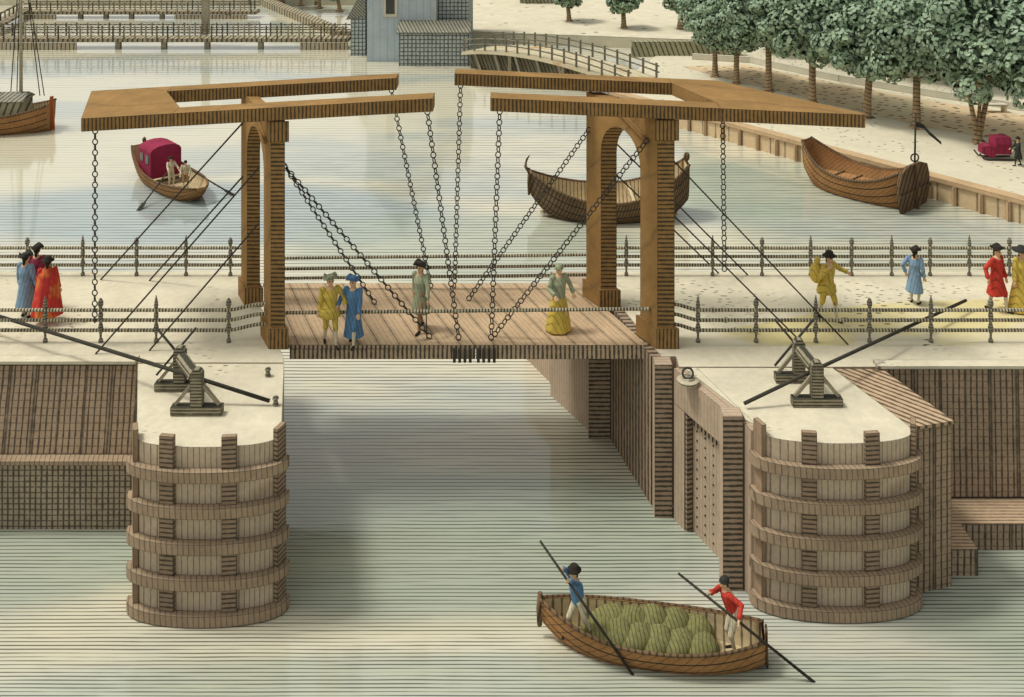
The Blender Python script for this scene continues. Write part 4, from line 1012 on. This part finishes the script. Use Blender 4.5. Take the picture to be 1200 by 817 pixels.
# far shed and red house corner
p = P(628, 4, .9); t = thing('shed', 'small dark shed whose eaves just show above the young trees', 'shed', p)
b = MB(); b.box((-1.6, 0, 0), (1.7, 4, 2.2)); part('wall', b, m_hedge, t, world=False)
b = MB(); b.loft([[(-1.9, -.3, 2.0), (0, -.3, 3.6), (2.0, -.3, 2.0)], [(-1.9, 4.3, 2.0), (0, 4.3, 3.6), (2.0, 4.3, 2.0)]], 0, False); part('roof', b, m_roof, t, world=False)
p = P(1205, 78, ZQ); t = thing('house', 'dark barred house front at the top right corner behind the trees', 'house', p)
b = MB(); b.box((-1.0, 0, 0), (9, 8, 9)); w = part('wall', b, m_bluex, t, world=False)
b = MB(); b.box((-.75, -.12, 2.4), (.9, -.003, 6.4)); part('window', b, m_white, w, world=False)
b = MB(); b.loft([[(-1.3, y, 9), (4, y, 12), (9.3, y, 9)] for y in (-.3, 8.3)], 0, False); part('roof', b, m_roof, t, world=False)
p = P(1165, 131, ZQ); t = thing('bench', 'pale bench with two posts under the forked tree', 'bench', p)
b = MB(); b.box((-.7, -.25, .38), (.7, .25, .46)); part('seat', b, m_white, t, world=False)
for x in (-.55, .55):
    b = MB(); b.box((x - .07, -.22, 0), (x + .07, .22, .38)); part('leg', b, m_grey2, t, world=False)

# ------------------------------------------------------------------ boardwalks at the far left
def boardwalk(label, y, xa, xb, zdeck, railh, nposts, piles, walls, group='boardwalks over the far water'):
    t = thing('boardwalk', label, 'boardwalk', ((xa + xb) / 2, y, 0), group=group)
    b = MB(); b.box((xa, y, zdeck - .28), (xb, y + 1.6, zdeck)); part('deck', b, m_board, t)
    for yy in (y + .04, y + 1.5):
        for k in range(nposts):
            x = xa + (xb - xa) * (k + .5) / nposts; b = MB(); b.box((x - .05, yy, zdeck + .002), (x + .05, yy + .1, zdeck + railh + .12)); part('post', b, m_board, t)
        for z in (.55, 1.0):
            b = MB(); b.box((xa, yy - .012, zdeck + railh * z - .06), (xb, yy - .002, zdeck + railh * z + .03)); part('rail', b, m_board, t)
    for px in piles:
        x = sx(px, y); b = MB(); b.box((x - .2, y + .3, -1.5), (x + .2, y + .7, zdeck - .283)); part('pile', b, m_grey, t)
    for pa, pb in walls:
        b = MB(); b.box((sx(pa, y), y - .12, -1), (sx(pb, y), y - .003, zdeck - .3)); part('pile_screen', b, m_pile, t)
boardwalk('long railed boardwalk on piles, left of the blue house', 82.5, sx(-80, 82.5), sx(408, 82.5), .88, .92, 38, (136, 190, 241, 304), ((-80, 90), (352, 408)))
boardwalk('farther short railed boardwalk on piles at the top left', 98, sx(28, 98), sx(300, 98), .70, .75, 22, (92, 122, 152, 188, 266), ((28, 66), (205, 290)))
b = MB(); b.prism([(p.x, p.y) for p in (P(286, -8, .6), P(303, -8, .6), P(412, 37, .6), P(396, 37, .6))], -1, .62)
o = solo('plank_road', b, m_board, 'narrow plank road running slantwise from the boardwalk to the far shore', 'road')
b = MB(); b.box((sx(236, 84.3), 84.3, .88), (sx(244, 84.3), 84.8, 6)); solo('mooring_post', b, m_grey, 'tall square post rising from the long boardwalk', 'post')
b = MB(); a, c = P(30, 12, .6), P(-10, 34, .6); b.beam(V((a.x, a.y, .7)), V((c.x, c.y, .7)), 1.2, .25)
for k in range(8):
    q = V((a.x, a.y, .7)).lerp(V((c.x, c.y, .7)), (k + .5) / 8); b.box((q.x - .06, q.y - .5, .8), (q.x + .06, q.y - .4, 1.6))
b.beam(V((a.x, a.y - .45, 1.5)), V((c.x, c.y - .45, 1.5)), .1, .14)
solo('gangway', b, m_board, 'slanting gangway with rail behind the mast of the sailing barge', 'gangway')

# ------------------------------------------------------------------ arched footbridge
t = thing('footbridge', 'arched wooden footbridge with railings, right of the blue house', 'footbridge', (2.5, 71, 0))
A, B_ = V((-3.6, 75.6, 1.2)), V((7.6, 64.8, 1.05)); dxy = V((B_.x - A.x, B_.y - A.y, 0)).normalized(); nrm = V((-dxy.y, dxy.x, 0))
if nrm.y < 0: nrm = -nrm
def arc(u, side, up=0):
    p = A.lerp(B_, u) + nrm * side; p.z += .80 * 4 * u * (1 - u) * (1 - .25 * u) + up; return p
b = MB(); rings = []
for i in range(15):
    u = i / 14; rings.append([arc(u, -.2, -.25), arc(u, 3.0, -.25), arc(u, 3.0, 0), arc(u, -.2, 0)])
b.loft(rings, 0, False); part('deck', b, M('footbridge_deck', lin(200, 190, 160), .1, hatch=[((.7, .7, 0), .6, .08, .6, .1)], edge=.05, wash=(lin(192, 160, 120), .6, .52)), t)
for side in (-.1, 2.9):
    for up in (.45, .85):
        b = MB(); b.tube([arc(i / 14, side, up) for i in range(15)], .055, 5); part('rail', b, m_baluster, t)
    for i in range(15):
        b = MB(); p = arc((i + .2) / 14.4, side); b.box((p.x - .07, p.y - .07, p.z), (p.x + .07, p.y + .07, p.z + 1.0)); part('post', b, m_baluster, t)
for k in range(7):
    u = .08 + k * .13; p = arc(u, 0, -.25); q = V((p.x + .6, p.y - .1, -.5)); b = MB(); b.beam(q, p, .16, .16); part('strut', b, m_grey, t)
b = MB(); top_, bot_ = [], []  # dark hatched sheet added to stand in for shade under the footbridge
for i in range(11):
    p = arc(.02 + .074 * i, .45, -.252); top_.append(p); bot_.append(V((p.x, p.y, -.6)))
rings = [[bot_[i], top_[i], top_[i] + nrm * .12, bot_[i] + nrm * .12] for i in range(11)]
b.loft(rings, 0, False); part('underside_shade', b, M('underside_shade', lin(120, 112, 92), .2, hatch=[((.8, -.5, .5), .34, .3, .85, .1)], edge=.05), t)
for u in (.3, .62):
    for sd_ in (.1, 2.8): b = MB(); p = arc(u, sd_, -.25); b.beam(V((p.x, p.y, -1)), p, .22, .22); part('pile', b, m_grey, t)

# ------------------------------------------------------------------ camera, light
cam = bpy.data.cameras.new('camera'); co = link(bpy.data.objects.new('camera', cam))
co.location = (0, 0, H); co.rotation_euler = (R(90), 0, 0)
cam.sensor_width = 36; cam.lens = 36 * F / 1200; cam.shift_y = -(408.5 - HOR) / 1200; cam.clip_end = 6000
C.camera = co
EL, AZ = 62, -86            # sun height; azimuth from +Y towards +X (west-ish, a little behind)
sun = bpy.data.lights.new('sun', 'SUN'); sun.energy = 1.5; sun.angle = R(10); sun.color = (1, .965, .88)
so_ = link(bpy.data.objects.new('sun', sun))
sd = V((math.sin(R(AZ)) * math.cos(R(EL)), math.cos(R(AZ)) * math.cos(R(EL)), math.sin(R(EL))))
so_.rotation_euler = sd.to_track_quat('Z', 'Y').to_euler(); so_.location = (-30, 10, 60)
w = bpy.data.worlds.new('World'); C.world = w; w.use_nodes = True
wn = w.node_tree.nodes; wl_ = w.node_tree.links; bg = wn['Background']
sk = wn.new('ShaderNodeTexSky'); sk.sky_type = 'NISHITA'; sk.sun_disc = False; sk.sun_elevation = R(EL); sk.sun_rotation = R(AZ); sk.dust_density = 4.; sk.air_density = 1.0
hs = wn.new('ShaderNodeHueSaturation'); hs.inputs['Saturation'].default_value = .18
tint = wn.new('ShaderNodeMix'); tint.data_type = 'RGBA'; tint.blend_type = 'MULTIPLY'; tint.inputs[0].default_value = 1; tint.inputs[7].default_value = (1., .985, .90, 1)
wl_.new(sk.outputs[0], hs.inputs['Color']); wl_.new(hs.outputs[0], tint.inputs[6]); wl_.new(tint.outputs[2], bg.inputs['Color'])
bg.inputs['Strength'].default_value = .125
C.view_settings.view_transform = 'Standard'; C.view_settings.look = 'None'; C.view_settings.gamma = 1
C.view_settings.exposure = .22
try: C.view_settings.use_curve_mapping = False
except Exception: pass
C.cycles.use_denoising = True
C.cycles.max_bounces = 6
